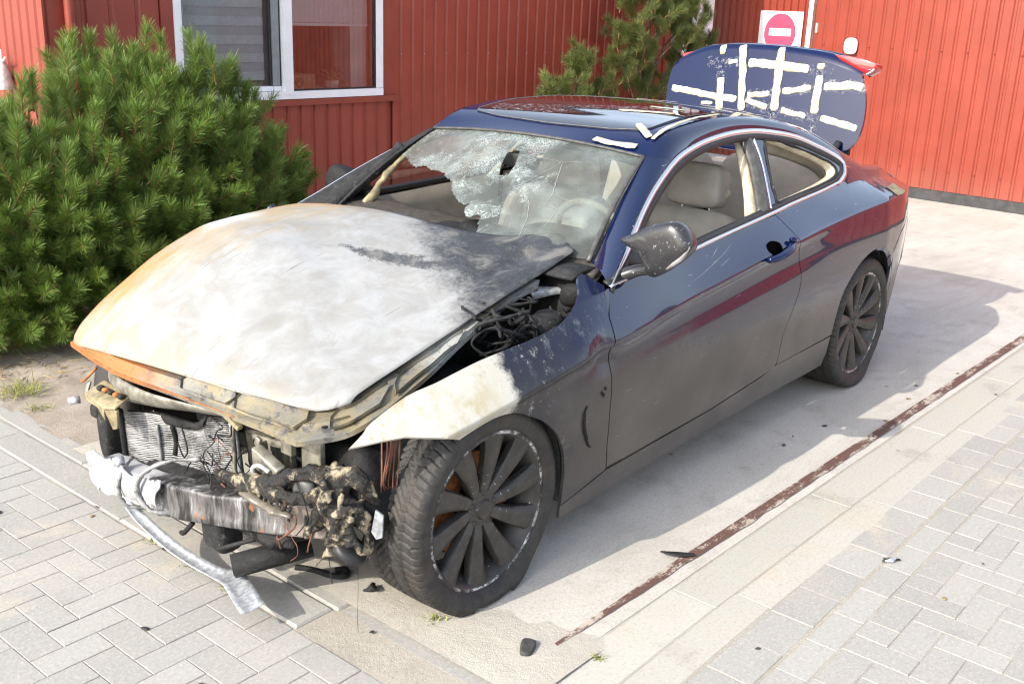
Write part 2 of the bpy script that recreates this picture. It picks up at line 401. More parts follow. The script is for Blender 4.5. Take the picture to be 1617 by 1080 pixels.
def m_beam():
    m = Mat('sooted_aluminium'); x, y, z = m.xyz(); n = m.noise(14, 6, .7); drip = m.noise(26, 5, .65, sc=(1, 1, .16)); nf = m.noise(120, 4, .7)
    e = m.math('ADD', y, m.math('MULTIPLY_ADD', n, .30, -.15))
    c = m.mix(m.step(e, -.02, .05), m.mix(m.step(drip, .42, .62), (.022, .021, .021), (.17, .165, .165)), (.50, .505, .52))
    c = m.mix(m.math('MULTIPLY', m.step(drip, .60, .70), m.step(e, .02, -.10)), c, (.46, .46, .475))
    c = m.mix(m.math('MULTIPLY', m.step(m.math('ADD', y, m.math('MULTIPLY', n, .1)), -.44, -.50), .7), c, (.30, .25, .22))
    c = m.mix(m.math('MULTIPLY', m.step(nf, .62, .74), .5), c, (.05, .05, .05))
    c = m.mix(m.math('MULTIPLY', m.step(m.noise(18, 4), .64, .72), m.step(e, .0, -.1)), c, (.30, .13, .06))
    return m.done(m.bsdf(c, .5, .35, .5, m.bump(n, .3, .006)))
MT['beam'] = m_beam()
def m_fins():
    m = Mat('ashy_radiator_fins'); n = m.noise(11, 6, .7); nf = m.noise(160, 3, .8)
    c = m.mix(m.step(m.math('ADD', n, m.math('MULTIPLY_ADD', nf, .3, -.15)), .30, .66), (.07, .07, .072), (.36, .36, .36))
    return m.done(m.bsdf(c, .6, .4, .5, m.bump(nf, .4, .003)))
MT['fins'] = m_fins()
def m_melt():
    m = Mat('melted_plastic'); n = m.noise(16, 6, .7, dist=.5); nf = m.noise(48, 6, .75)
    c = m.mix(m.step(n, .48, .62), (.010, .009, .008), (.40, .34, .23)); c = m.mix(m.math('MULTIPLY', m.step(nf, .54, .72), .7), c, (.15, .07, .025)); c = m.mix(m.step(m.noise(30, 5, .8), .62, .72), c, (.42, .39, .33))
    c = m.mix(m.step(m.noise(13, 6, .8), .50, .60), c, (.010, .010, .010))
    return m.done(m.bsdf(c, m.mixf(nf, .2, .65), 0, .5, m.bump(m.math('ADD', n, nf), .8, .012)))
MT['melt'] = m_melt()
MT['ash'] = simple('white_ash_metal', (.34, .34, .35), .7, .1, 40, .15, .3)
MT['strip'] = simple('scuffed_bare_metal', (.55, .57, .6), .4, .55, 60, .3, .2)
MT['galv'] = simple('heat_stained_steel', (.27, .255, .21), .5, .5, 22, .4, .2)
MT['yellowed'] = simple('yellowed_steel', (.27, .225, .13), .6, .15, 30, .35, .25)
MT['rubber'] = simple('black_rubber', (.018, .018, .019), .65, 0, 40, .35)
MT['seal'] = simple('rubber_seal', (.022, .022, .023), .5, 0, 60, .2)
MT['bpillar'] = simple('grey_rubber_seal', (.07, .068, .064), .42, 0, 40, .3)
def m_tyre():
    m = Mat('tyre_rubber'); n = m.noise(30, 5, .7); n2 = m.noise(7, 4)
    c = m.mix(m.step(n, .3, .7), (.020, .019, .018), (.040, .038, .036)); c = m.mix(m.math('MULTIPLY', m.step(n2, .5, .7), .6), c, (.055, .043, .034))
    return m.done(m.bsdf(c, .62, 0, .4, m.bump(n, .15, .002)))
MT['tyre'] = m_tyre()
def m_rim():
    m = Mat('matt_black_rim'); n = m.noise(18, 6, .75); c = m.mix(m.step(n, .4, .7), (.034, .032, .030), (.062, .057, .052))
    c = m.mix(m.step(m.noise(55, 3, .7), .70, .73), c, (.5, .5, .5)); return m.done(m.bsdf(c, .42, .2, .5, m.bump(n, .1, .002)))
MT['rim'] = m_rim()
def m_lip():
    m = Mat('scuffed_rim_edge'); n = m.noise(9, 4, .7); nf = m.noise(70, 4, .8); c = m.mix(m.math('MULTIPLY', m.step(n, .45, .6), m.step(nf, .4, .55)), (.03, .03, .03), (.55, .55, .56))
    return m.done(m.bsdf(c, .4, .4, .5))
MT['lip'] = m_lip()
MT['rust'] = simple('rusty_iron', (.36, .13, .035), .75, 0, 45, .45, .3)
MT['chrome'] = Mat('satin_aluminium'); MT['chrome'] = MT['chrome'].done(MT['chrome'].bsdf((.78, .79, .82), .25, .9))
def m_leather(name, c):
    m = Mat(name); v = m.voro(420).outputs['Distance']; n = m.noise(9, 4)
    return m.done(m.bsdf(m.mix(m.step(n, .35, .7), tuple(k * .8 for k in c), c), .5, 0, .4, m.bump(v, .12, .0008)))
MT['leather'] = m_leather('dusty_beige_leather', (.53, .485, .425)); MT['leather_dark'] = m_leather('darker_beige_trim', (.47, .43, .37))  # trim in a slightly darker beige than the seats
MT['cream'] = simple('cream_trim', (.60, .53, .40), .6, 0, 30, .2); MT['headliner'] = simple('grey_headliner', (.32, .30, .27), .9, 0, 80, .15)
MT['carpet'] = simple('dark_carpet', (.03, .03, .03), .95, 0, 90, .4)
MT['dash'] = simple('dark_brown_dash', (.055, .047, .040), .6, 0, 50, .3, .2)
def m_tape():
    m = Mat('cream_masking_tape'); n = m.noise(16, 5, .7); nf = m.noise(90, 4, .8)
    c = m.mix(m.step(n, .42, .62), (.46, .445, .385), (.42, .365, .225)); c = m.mix(m.math('MULTIPLY', m.step(nf, .56, .7), .35), c, (.52, .52, .50))
    return m.done(m.bsdf(c, .65, 0, .3, m.bump(nf, .3, .001)))
MT['tape'] = m_tape()
def m_residue():
    m = Mat('torn_tape_residue'); n = m.noise(46, 6, .8); a = m.math('MULTIPLY', m.step(n, .50, .72), .55)
    d = m.bsdf((.42, .43, .45), .6); t = m.n('BsdfTransparent').outputs[0]
    return m.done(m.n('MixShader', {0: a, 1: t, 2: d}).outputs[0])
MT['residue'] = m_residue()
def m_glass(name, tint, refl=.10, dust=0.0, dustc=(.4, .42, .4)):
    m = Mat(name); fr = m.n('Fresnel', {'IOR': 1.5}).outputs[0]; fr = m.math('ADD', m.math('MULTIPLY', fr, 1.0 if refl > 0 else .25), refl, clamp=True)
    t = m.n('BsdfTransparent', {'Color': (*tint, 1)}).outputs[0]; g = m.n('BsdfGlossy', {'Color': (1, 1, 1, 1), 'Roughness': .01}).outputs[0]
    s = m.n('MixShader', {0: fr, 1: t, 2: g}).outputs[0]
    if dust:
        d = m.bsdf(dustc, .8, 0, .2); a = m.math('MULTIPLY', m.step(m.noise(5, 5, .7), .3, .7, .5, 1), dust); s = m.n('MixShader', {0: a, 1: s, 2: d}).outputs[0]
    return m.done(s)
MT['pane'] = m_glass('window_pane', (.82, .84, .85), .03); MT['pane2'] = m_glass('blind_window_pane', (.85, .87, .88), .0, .10, (.35, .35, .36))
MT['tint'] = m_glass('dusty_car_glass', (.80, .76, .74), .0, .10, (.22, .17, .15)); MT['clear'] = m_glass('clear_lens', (.7, .7, .7), .08, .2)
MT['roofglass'] = Mat('black_roof_glass'); MT['roofglass'] = MT['roofglass'].done(MT['roofglass'].bsdf((.006, .006, .008), .06, 0, .5, None, 1.0, .02))
MT['red_lens'] = Mat('red_tail_lens'); MT['red_lens'] = MT['red_lens'].done(MT['red_lens'].bsdf((.55, .015, .02), .12, 0, .6, None, .8, .03))
MT['mirror_shell'] = Mat('scratched_black_mirror_shell')
_m = MT['mirror_shell']; _sv = _m.n('Mapping', {'Vector': _m.co, 'Rotation': (.6, 0, .2), 'Scale': (4, 30, 12)}).outputs[0]
_s = _m.step(_m.n('TexNoise', {'Vector': _sv, 'Scale': 5, 'Detail': 3, 'Distortion': .5}).outputs['Fac'], .66, .70); _d = _m.step(_m.noise(160, 2), .70, .74)
_c = _m.mix(_m.math('MULTIPLY', _m.math('MAXIMUM', _s, _d), .55), (.022, .022, .024), (.42, .43, .44)); MT['mirror_shell'] = _m.done(_m.bsdf(_c, .3, 0, .5, None, .35, .2))
def m_shatter():
    """laminated windscreen: dusty greenish sheet, crazed white near the hole, cracks, clearer towards the driver's edge"""
    m = Mat('shattered_laminated_glass'); x, y, z = m.xyz(); n = m.noise(6, 6, .7, dist=.5); nf = m.noise(60, 5, .8)
    v1 = m.n('TexVoronoi', {'Vector': m.co, 'Scale': 120.0}, feature='DISTANCE_TO_EDGE').outputs['Distance']; craz = m.step(v1, .13, .05)
    wv = m.n('VectorMath', {0: m.co, 1: m.n('TexNoise', {'Vector': m.co, 'Scale': 4.0, 'Detail': 3}).outputs['Color']}, operation='MULTIPLY_ADD'); wv.inputs[2].default_value = (0, 0, 0)
    v2 = m.n('TexVoronoi', {'Vector': m.co, 'Scale': 6.5, 'Randomness': 1.0}, feature='DISTANCE_TO_EDGE').outputs['Distance']
    lines = m.math('MULTIPLY', m.step(m.math('ADD', v2, m.math('MULTIPLY_ADD', nf, .02, -.01)), .014, .004), m.step(m.noise(3, 3), .42, .60))
    e = m.math('ADD', y, m.math('MULTIPLY_ADD', n, .5, -.25))
    left = m.step(e, -.36, -.18)               # crazed towards the passenger side
    frost = m.math('MULTIPLY', left, m.math('MULTIPLY_ADD', m.step(n, .40, .62), .75, .42))
    fr = m.math('MULTIPLY', m.math('MAXIMUM', m.math('MULTIPLY', craz, .8), m.step(nf, .45, .75)), 1.0)
    a = m.math('MULTIPLY', frost, m.math('MULTIPLY_ADD', fr, .80, .16)); 
    dust = m.math('MULTIPLY_ADD', m.step(m.noise(4, 5, .6), .3, .7), .20, .24)
    a = m.math('MAXIMUM', a, dust); a = m.math('MULTIPLY', a, 1.0, clamp=True)
    dc = m.mix(m.step(a, .2, .5), (.18, .19, .175), (.36, .415, .395)); dc = m.mix(m.math('MULTIPLY', m.step(m.noise(3.2, 4, .6), .5, .7), .6), dc, (.17, .15, .12))
    d = m.bsdf(dc, .5, 0, .5, m.bump(m.math('ADD', craz, nf), .5, .003))
    t = m.n('BsdfTransparent', {'Color': (.66, .74, .70, 1)}).outputs[0]; g = m.n('BsdfGlossy', {'Color': (1, 1, 1, 1), 'Roughness': .03}).outputs[0]
    f = m.math('ADD', m.math('MULTIPLY', m.n('Fresnel', {'IOR': 1.45}).outputs[0], .6), .02, clamp=True)
    s = m.n('MixShader', {0: f, 1: t, 2: g}).outputs[0]
    return m.done(m.n('MixShader', {0: a, 1: s, 2: d}).outputs[0])
MT['shatter'] = m_shatter()
# --- the place
def m_clad():
    m = Mat('red_cladding'); n = m.noise(3, 5, .6); nf = m.noise(9, 4, .6, sc=(1, 1, .08))
    c = m.mix(m.step(n, .35, .7), (.235, .037, .020), (.275, .044, .025)); c = m.mix(m.math('MULTIPLY', m.step(nf, .55, .75), .25), c, (.19, .050, .040)); dz = m.math('ADD', m.xyz()[2], m.math('MULTIPLY_ADD', nf, .5, -.25)); c = m.mix(m.math('MULTIPLY', m.step(dz, .45, .05), .18), c, (.26, .16, .12)); c = m.mix(m.math('MULTIPLY', m.step(m.noise(14, 5, .7, sc=(1, 1, .12)), .60, .75), .22), c, (.30, .12, .10))
    return m.done(m.bsdf(c, .42, 0, .5))
MT['clad'] = m_clad(); MT['clad_flat'] = simple('red_flat_trim', (.235, .038, .021), .45, 0, 6, .1)
MT['plinth'] = simple('dark_plinth', (.05, .05, .052), .7, 0, 12, .3)
MT['white_pvc'] = simple('white_pvc', (.78, .79, .82), .35, 0, 8, .04); MT['grey_pvc'] = simple('grey_gasket', (.22, .23, .25), .5, 0, 20, .1); MT['black_gasket'] = simple('black_gasket', (.015, .015, .016), .5)
MT['blind'] = simple('grey_blind_cloth', (.40, .385, .37), .9, 0, 60, .08); MT['blind2'] = simple('pale_grey_blind_cloth', (.50, .485, .47), .9, 0, 60, .08); MT['white_blind'] = simple('white_blind_cloth', (.72, .71, .70), .8, 0, 60, .05)
MT['room'] = simple('reddish_room_wall', (.42, .30, .26), .9, 0, 3, .15); MT['reveal'] = simple('pale_reveal', (.62, .57, .54), .8, 0, 5, .08)  # room tinted reddish, partly standing in for the red wall mirrored in the pane
MT['carton'] = simple('brown_cardboard', (.36, .22, .12), .8, 0, 30, .15); MT['print'] = simple('dark_brown_print', (.09, .05, .03), .8)
MT['dry_leaf'] = simple('dry_blade', (.34, .25, .10), .7, 0, 30, .4); MT['pot'] = simple('white_pot', (.70, .66, .62), .5, 0, 8, .1)
MT['wood'] = simple('bare_wood', (.40, .26, .13), .7, 0, 20, .3)
MT['sign_white'] = simple('white_sign_panel', (.80, .80, .82), .4, 0, 8, .03); MT['sign_red'] = simple('faded_red_disc', (.60, .065, .14), .45, 0, 8, .06)
def m_concrete():
    m = Mat('pale_concrete'); n = m.noise(1.3, 6, .6); n2 = m.noise(5, 6, .7); nf = m.noise(90, 5, .85); nm = m.noise(32, 5, .75)
    c = m.mix(m.step(n, .3, .7), (.47, .445, .40), (.56, .53, .48)); c = m.mix(m.math('MULTIPLY', m.step(n2, .50, .72), .6), c, (.34, .315, .275)); st = m.noise(1.1, 7, .72, sc=(.45, 1.6, 1), dist=.7); c = m.mix(m.math('MULTIPLY', m.step(st, .50, .66), .5), c, (.36, .33, .285)); c = m.mix(m.math('MULTIPLY', m.step(nf, .50, .64), .55), c, (.26, .24, .215)); c = m.mix(m.math('MULTIPLY', m.step(m.noise(17, 6, .8), .56, .70), .4), c, (.30, .28, .25)); c = m.mix(m.math('MULTIPLY', m.step(nf, .48, .3), .3), c, (.66, .63, .57))
    v = m.n('TexVoronoi', {'Vector': m.co, 'Scale': 3.1, 'Randomness': 1.0}); sp = m.step(m.math('ADD', v.outputs['Distance'], m.math('MULTIPLY', nm, .03)), .058, .040); c = m.mix(m.math('MULTIPLY', sp, .6), c, (.13, .115, .075))
    v = m.n('TexVoronoi', {'Vector': m.co, 'Scale': 5.7, 'Randomness': 1.0}); sp = m.math('MULTIPLY', m.step(v.outputs['Distance'], .05, .035), m.step(m.noise(1.1), .5, .6)); c = m.mix(m.math('MULTIPLY', sp, .6), c, (.10, .09, .075))
    wv = m.step(m.noise(2.2, 3, .5, sc=(.6, 2.2, 1), dist=1.0), .55, .62)
    c = m.mix(m.math('MULTIPLY', wv, .12), c, (.30, .28, .26))
    return m.done(m.bsdf(c, .9, 0, .25, m.bump(m.math('ADD', nf, m.math('MULTIPLY', nm, 1.5)), .35, .004)))
MT['concrete'] = m_concrete()
def m_paver(name, a, b):
    m = Mat(name); rnd = m.n('ObjectInfo').outputs['Random']; v = m.n('VectorMath', {0: m.n('NewGeometry').outputs['Position'], 1: (0, 0, 0)}, operation='ADD').outputs[0]
    n = m.noise(4, 6, .65, vec=v); nf = m.noise(85, 4, .85, vec=v); nm = m.noise(28, 5, .75, vec=v)
    c = m.mix(rnd, a, b); c = m.mix(m.math('MULTIPLY', m.step(n, .45, .75), .45), c, (.40, .37, .325)); sd = m.noise(1.7, 6, .7, vec=v, dist=.4); c = m.mix(m.math('MULTIPLY', m.step(sd, .54, .66), .8), c, (.45, .395, .325)); c = m.mix(m.math('MULTIPLY', m.step(m.noise(2.6, 5, .7, vec=v), .58, .7), .35), c, (.22, .205, .185)); c = m.mix(m.math('MULTIPLY', m.step(nf, .52, .66), .40), c, (.20, .193, .178)); c = m.mix(m.math('MULTIPLY', m.step(nf, .47, .36), .5), c, (.50, .485, .45))
    c = m.mix(m.math('MULTIPLY', m.step(nm, .62, .8), .35), c, (.22, .21, .20))
    vo = m.n('TexVoronoi', {'Vector': v, 'Scale': 4.2, 'Randomness': 1.0}); c = m.mix(m.math('MULTIPLY', m.step(m.math('ADD', vo.outputs['Distance'], m.math('MULTIPLY', nm, .03)), .065, .05), .55), c, (.16, .14, .10))
    return m.done(m.bsdf(c, .88, 0, .25, m.bump(nf, .35, .003)))
MT['paver'] = m_paver('grey_paver', (.315, .304, .282), (.375, .362, .335)); MT['slab'] = m_paver('grey_slab', (.31, .30, .275), (.365, .35, .32)); MT['paver_pale'] = m_paver('pale_paver', (.55, .525, .475), (.60, .572, .52))
def m_sand(name, a, b, s=.5):
    m = Mat(name); n = m.noise(3, 6, .65); nf = m.noise(210, 4, .85); nm = m.noise(24, 6, .75)
    c = m.mix(m.step(n, .3, .7), a, b); c = m.mix(m.math('MULTIPLY', m.step(nf, .5, .7), .45), c, tuple(k * .45 for k in a)); c = m.mix(m.math('MULTIPLY', m.step(nm, .58, .75), s), c, tuple(k * .55 for k in a))
    return m.done(m.bsdf(c, .95, 0, .2, m.bump(m.math('ADD', nf, m.math('MULTIPLY', nm, 2)), .6, .008)))
MT['sand'] = m_sand('pale_sand', (.46, .425, .365), (.52, .485, .425)); MT['soil'] = m_sand('grey_brown_soil', (.33, .275, .22), (.43, .37, .31), .6); MT['joint'] = m_sand('joint_sand', (.38, .345, .29), (.45, .41, .35))
def m_rail():
    m = Mat('worn_red_rail'); n = m.noise(10, 6, .7, sc=(.5, 1.6, 1)); nf = m.noise(80, 4, .8)
    c = m.mix(nf, (.095, .058, .048), (.15, .075, .06)); c = m.mix(m.math('MULTIPLY', m.step(m.math('ADD', n, m.math('MULTIPLY_ADD', nf, .4, -.2)), .48, .58), .92), c, (.47, .41, .345)); c = m.mix(m.step(m.noise(16, 4, .7), .64, .7), c, (.42, .20, .13))
    return m.done(m.bsdf(c, .8, 0, .3, m.bump(nf, .4, .004)))
MT['rail'] = m_rail()
def m_needle():
    m = Mat('pine_needles'); at = m.n('VertexColor', layer_name='Col'); c = at.outputs['Color']
    d = m.bsdf(c, .45, 0, .45); t = m.n('BsdfTranslucent', {'Color': m.mix(.5, c, (.25, .4, .04))}).outputs[0]
    return m.done(m.n('MixShader', {0: .22, 1: d, 2: t}).outputs[0])
MT['needle'] = m_needle(); MT['twig'] = simple('orange_brown_twig', (.26, .13, .055), .8, 0, 40, .35); MT['bark'] = simple('grey_brown_bark', (.14, .105, .075), .9, 0, 30, .4, .4)
MT['grass'] = simple('yellow_green_grass', (.33, .34, .10), .7, 0, 25, .5); MT['stone'] = simple('dark_stone', (.05, .048, .045), .8, 0, 40, .4, .5); MT['void'] = Mat('deep_black'); MT['void'] = MT['void'].done(MT['void'].bsdf((.002, .002, .002), 1.0, 0, .0)); MT['edge_rust'] = simple('orange_rust_edge', (.40, .12, .03), .7, .1, 30, .5, .3); MT['slab_pale'] = m_paver('beige_kerb_slab', (.41, .395, .345), (.455, .435, .385)); MT['wire'] = simple('burnt_copper_wire', (.16, .06, .035), .7, 0, 40, .4)
# ------------------------------------------------------------------ ground
def sheet(name, poly, z, mat, kind='structure', depth=.05):
    P = [(x, y, z) for x, y in poly]
    o = prism(name, [(x, y, z - depth) for x, y in poly], (0, 0, depth), mat); tag(o, kind=kind); return o
g = sheet('ground', [(-150, -150), (150, -150), (150, 150), (-150, 150)], -.05, MT['concrete'], depth=.3); tag(g, 'wide flat grey ground around the yard')
drive = sheet('driveway', [(-.10, -1.25), (9.6, -1.42), (9.6, 4.6), (1.2, 4.6), (.4, 1.0), (-.10, .62)], 0.0, MT['concrete']); tag(drive, 'pale concrete driveway under the burnt car')
# sand in front of the driveway and soil under the shrub: uneven sheets
def rough_sheet(name, x0, x1, y0, y1, mat, zf, step=.03):
    U = np.arange(x0, x1 + 1e-6, step); V = np.arange(y0, y1 + 1e-6, step)
    def fn(u, v): return np.stack([u, v, np.array([zf(a, b) for a, b in zip(u, v)])], 1)
    o = grid(name, fn, U, V, mat, None); tag(o, kind='structure'); return o
def sm(v, a, b): t = min(1, max(0, (v - a) / (b - a))); return t * t * (3 - 2 * t)
def z_sand(x, y):
    edge = -.10 + .14 * vnoise((x * 2, y * 2, 0)) + .06 * vnoise((x, y, 4), 7) + .30 * sm(y, -.95, -1.25); return -.012 + .020 * sm(x, .30 + edge * .3, -.22 + edge * .2) + .003 * vnoise((x, y, 3), 14)
rough_sheet('sand', -.32, .42, -1.30, 1.1, MT['sand'], z_sand)['label'] = 'pale sand washed against the front slabs'
def z_soil(x, y):
    return .004 + .022 * vnoise((x, y, 1), 3.2) + .014 * vnoise((x, y, 5), 9) + .05 * sm(y, 2.0, 3.2) - .03 * sm(y, 1.1, .75) + .012 * sm(x, .1, .5) - .006
rough_sheet('soil', -.30, 3.4, .72, 4.4, MT['soil'], z_soil, .04)['label'] = 'grey brown soil around the pine shrub'
rough_sheet('soil', -1.9, -.30, 1.95, 4.4, MT['soil'], z_soil, .05)['label'] = 'grey brown soil left of the paving'
# ---- paving: a bed, with every paver on it
def paver_mesh(L, W, H=.05, ch=.0016):
    a, b = L / 2, W / 2
    V = [(-a, -b, -H), (a, -b, -H), (a, b, -H), (-a, b, -H), (-a, -b, -ch), (a, -b, -ch), (a, b, -ch), (-a, b, -ch), (-a + ch, -b + ch, 0), (a - ch, -b + ch, 0), (a - ch, b - ch, 0), (-a + ch, b - ch, 0)]
    F = [(8, 9, 10, 11)] + [(i, (i + 1) % 4, 4 + (i + 1) % 4, 4 + i) for i in range(4)] + [(4 + i, 4 + (i + 1) % 4, 8 + (i + 1) % 4, 8 + i) for i in range(4)]
    return mesh('paver', V, F, False)
PAV = paver_mesh(.1965, .0965)
def place(me, name, x, y, rz, mat, parent, sx=1, sy=1, z=0.0):
    o = link(name, me, mat, parent); o.location = (x, y, z + random.uniform(-.0011, .0011)); o.rotation_euler = (random.uniform(-.006, .006), random.uniform(-.006, .006), rz + random.uniform(-.006, .006)); o.scale = (sx, sy, 1); return o
def in_view(x, y, m=.12):
    p = Vector((x, y, 0)) - Vector((-2.2048, -2.7573, 1.7834)); zc = p.dot(_f)
    if zc < .3: return False
    return abs(p.dot(_r) / zc) < .488 + m and abs(p.dot(_u) / zc) < .326 + m
def herring(x0, y0, keep, mat, parent, cls=0, orient=0):
    """pavers of 200 x 100 mm in 90 degree herringbone on a 100 mm lattice with a joint corner at x0, y0"""
    n = 0
    for i in range(-60, 60):
        for j in range(-60, 60):
            c = (i - j + cls) % 4
            if c == 0: r = (x0 + i * .1, y0 + j * .1, .2, .1)
            elif c == 3: r = (x0 + i * .1, y0 + j * .1, .1, .2)
            else: continue
            rx0, ry0, rx1, ry1 = r[0], r[1], r[0] + r[2], r[1] + r[3]
            k = keep(rx0, ry0, rx1, ry1)
            if not k: continue
            rx0, ry0, rx1, ry1 = k; dx, dy = rx1 - rx0, ry1 - ry0
            if dx < .025 or dy < .025: continue
            cx, cy = (rx0 + rx1) / 2, (ry0 + ry1) / 2
            if not in_view(cx, cy): continue
            if r[2] > r[3]: place(PAV, 'paver', cx, cy, 0, mat, parent, dx / .2, dy / .1)
            else: place(PAV, 'paver', cx, cy, math.pi / 2, mat, parent, dy / .2, dx / .1)
            n += 1
    return n
bedL = sheet('paved_apron', [(-3.2, -1.25), (-.26, -1.25), (-.26, 1.85), (-.26, 2.9), (-3.2, 2.9)], -.0032, MT['joint']); tag(bedL, 'grey herringbone paving in front of the car with an edging of slabs')
def keepL(a, b, c, d):
    c = min(c, -.517)
    return (a, b, c, d) if c > a and d < 2.2 and b > -1.6 else None
nL = herring(-.717, .441, keepL, MT['paver'], bedL, cls=1)
# slabs of the edging, two rows
def slab(parent, x0, x1, y0, y1, mat, z=0.0, name='slab', ch=.006):
    me = paver_mesh(x1 - x0 - .006, y1 - y0 - .006, .05, ch); o = link(name, me, mat, parent); o.location = ((x0 + x1) / 2, (y0 + y1) / 2, z); o.rotation_euler = (random.uniform(-.004, .004), random.uniform(-.004, .004), 0); return o
for a, b, z in ((1.42, 1.95, .0), (.42, 1.42, .002), (-.567, .42, .006), (-1.30, -.567, -.004)): slab(bedL, -.512, -.368, a, b, MT['slab'], z)
for a, b, z in ((.95, 1.95, .0), (-.02, .95, .001), (-.585, -.02, .005), (-1.30, -.585, -.003)): slab(bedL, -.365, -.262, a, b, MT['slab'], z)
bedR = sheet('paved_yard', [(-3.2, -8.0), (9.6, -8.0), (9.6, -1.40), (-.26, -1.245), (-3.2, -1.245)], -.0022, MT['joint']); tag(bedR, 'pale paved yard on the near side of the rail')
dyr = lambda x: -.020 * max(0, x - .3)
xs = [-.30, .46, 1.45, 2.46, 3.45, 4.45, 5.45]
def skew_slab(x0, x1, ya, yb, mat, z=0.0):
    g_ = .004
    me = paver_mesh(x1 - x0 - .004, abs(yb - ya) - .003, .05, .002); o = link('slab', me, mat, bedR)
    o.location = ((x0 + x1) / 2, (ya + yb) / 2 + dyr((x0 + x1) / 2), z); o.rotation_euler = (0, 0, math.atan(-.020) if x0 > .3 else 0); return o
for i in range(len(xs) - 1):
    skew_slab(xs[i], xs[i + 1], -1.425, -1.262, MT['slab_pale'], .0005 * (i % 2)); skew_slab(xs[i] + .12, xs[i + 1] + .12, -1.553, -1.428, MT['slab_pale'], -.0006 * (i % 3))
for i in range(-2, 24):
    if in_view(.2 * i, -1.64): place(PAV, 'paver', .2 * i + .07, -1.632, 0, MT['paver_pale'], bedR, 1, 1.45)
    if in_view(.2 * i, -1.76): place(PAV, 'paver', .2 * i, -1.762, 0, MT['paver_pale'], bedR, 1, 1.0)
def keepR(a, b, c, d):
    d = min(d, -1.815); return (a, b, c, d) if d > b and b > -3.4 and c < 4.2 and a > -.8 else None
nR = herring(1.826, -1.915, keepR, MT['paver_pale'], bedR, cls=3)
print('pavers', nL, nR)
# rusty rail flush with the yard
def rail_fn(u, v):
    w = np.interp(u, [-.14, .3, 1, 9.5], [.007, .030, .046, .052]); jit = np.array([.006 * vnoise((a, b, 0), 9) for a, b in zip(u, v)])
    return np.stack([u, -1.178 - .0165 * np.maximum(u - .6, 0) * 1.25 - v * w + jit * v, .0045 + 0 * u], 1)
rail = grid('edge_rail', rail_fn, np.arange(-.14, 9.4, .03), np.linspace(0, 1, 4), MT['rail'], None, flip=True)
tag(rail, 'worn dark red steel rail set flush along the edge of the driveway', 'rail', kind='thing')

# ------------------------------------------------------------------ building
WA = math.radians(-3.7); UX = Vector((math.cos(WA), math.sin(WA), 0)); VX = Vector((math.sin(WA), -math.cos(WA), 0))
W0 = Vector((0, 4.2, 0)); R0 = Vector((8.95, 1.125, 0))
bld = empty('industrial_building', (4, 5, 0)); tag(bld, 'red corrugated metal building with white window and dark plinth', 'building')
def wpt(u, z, d=0.0): p = W0 + UX * u + VX * d; return (p.x, p.y, z)           # left wall: d is outward
def rpt(v, z, d=0.0): p = R0 + VX * v - UX * d; return (p.x, p.y, z)           # right wall: d is outward (towards the car)
BI = bld.matrix_world.inverted()
def addb(o): o.parent = bld; o.location = (-4, -5, 0); return o
PITCH = .13
def cladding(pf, a0, a1, z0, z1, outward, pitch=PITCH, depth=.013, groove=.02, sheet_w=1.04, phase=0.0, mat=None):
    """vertical ribbed sheets; one object per sheet"""
    a = a0
    while a < a1 - 1e-3:
        b = min(a + sheet_w, a1); prof = [(a, 0)]
        k = math.ceil((a - phase) / pitch)
        while True:
            c = phase + k * pitch; k += 1
            if c + groove + .02 > b: break
            if c < a + .005: continue
            prof += [(c, 0), (c + .012, -depth), (c + .012 + groove, -depth), (c + .024 + groove, 0)]
        prof.append((b - .002, 0)); prof += [(b - .002, -.03)]; prof.insert(0, (a, -.03))
        V = [pf(p, z0, d) for p, d in prof] + [pf(p, z1, d) for p, d in prof]; n = len(prof)
        F = [(i, i + 1, n + i + 1, n + i) for i in range(n - 1)]
        me = mesh('cladding_sheet', V, F, False); addb(link('cladding_sheet', me, mat or MT['clad'], bld)); a = b
H = 3.3; HR = 2.8
cladding(wpt, 1.47, 2.06, 0, H, 1, phase=1.50, pitch=.19, sheet_w=.6); cladding(wpt, 2.08, 4.14, 0, .975, 1, phase=2.15); cladding(wpt, 2.08, 4.14, 2.46, H, 1, phase=2.15); cladding(wpt, 4.17, 8.15, 0, H, 1, phase=4.23)
def bslab(name, pf, a0, a1, z0, z1, d0, d1, mat, parent=None):
    P = [Vector(pf(a0, z0, d0)), Vector(pf(a1, z0, d0)), Vector(pf(a1, z0, d1)), Vector(pf(a0, z0, d1))]
    o = prism(name, P, (0, 0, z1 - z0), mat)
    return addb(o) if parent is None else o
bslab('corner_trim', wpt, 1.255, 1.465, 0, H, -.05, .012, MT['clad_flat']); bslab('flashing', wpt, 2.066, 2.158, .0, H, -.02, .014, MT['clad_flat']); bslab('flashing', wpt, 4.05, 4.165, .985, 2.5, -.02, .010, MT['clad_flat'])
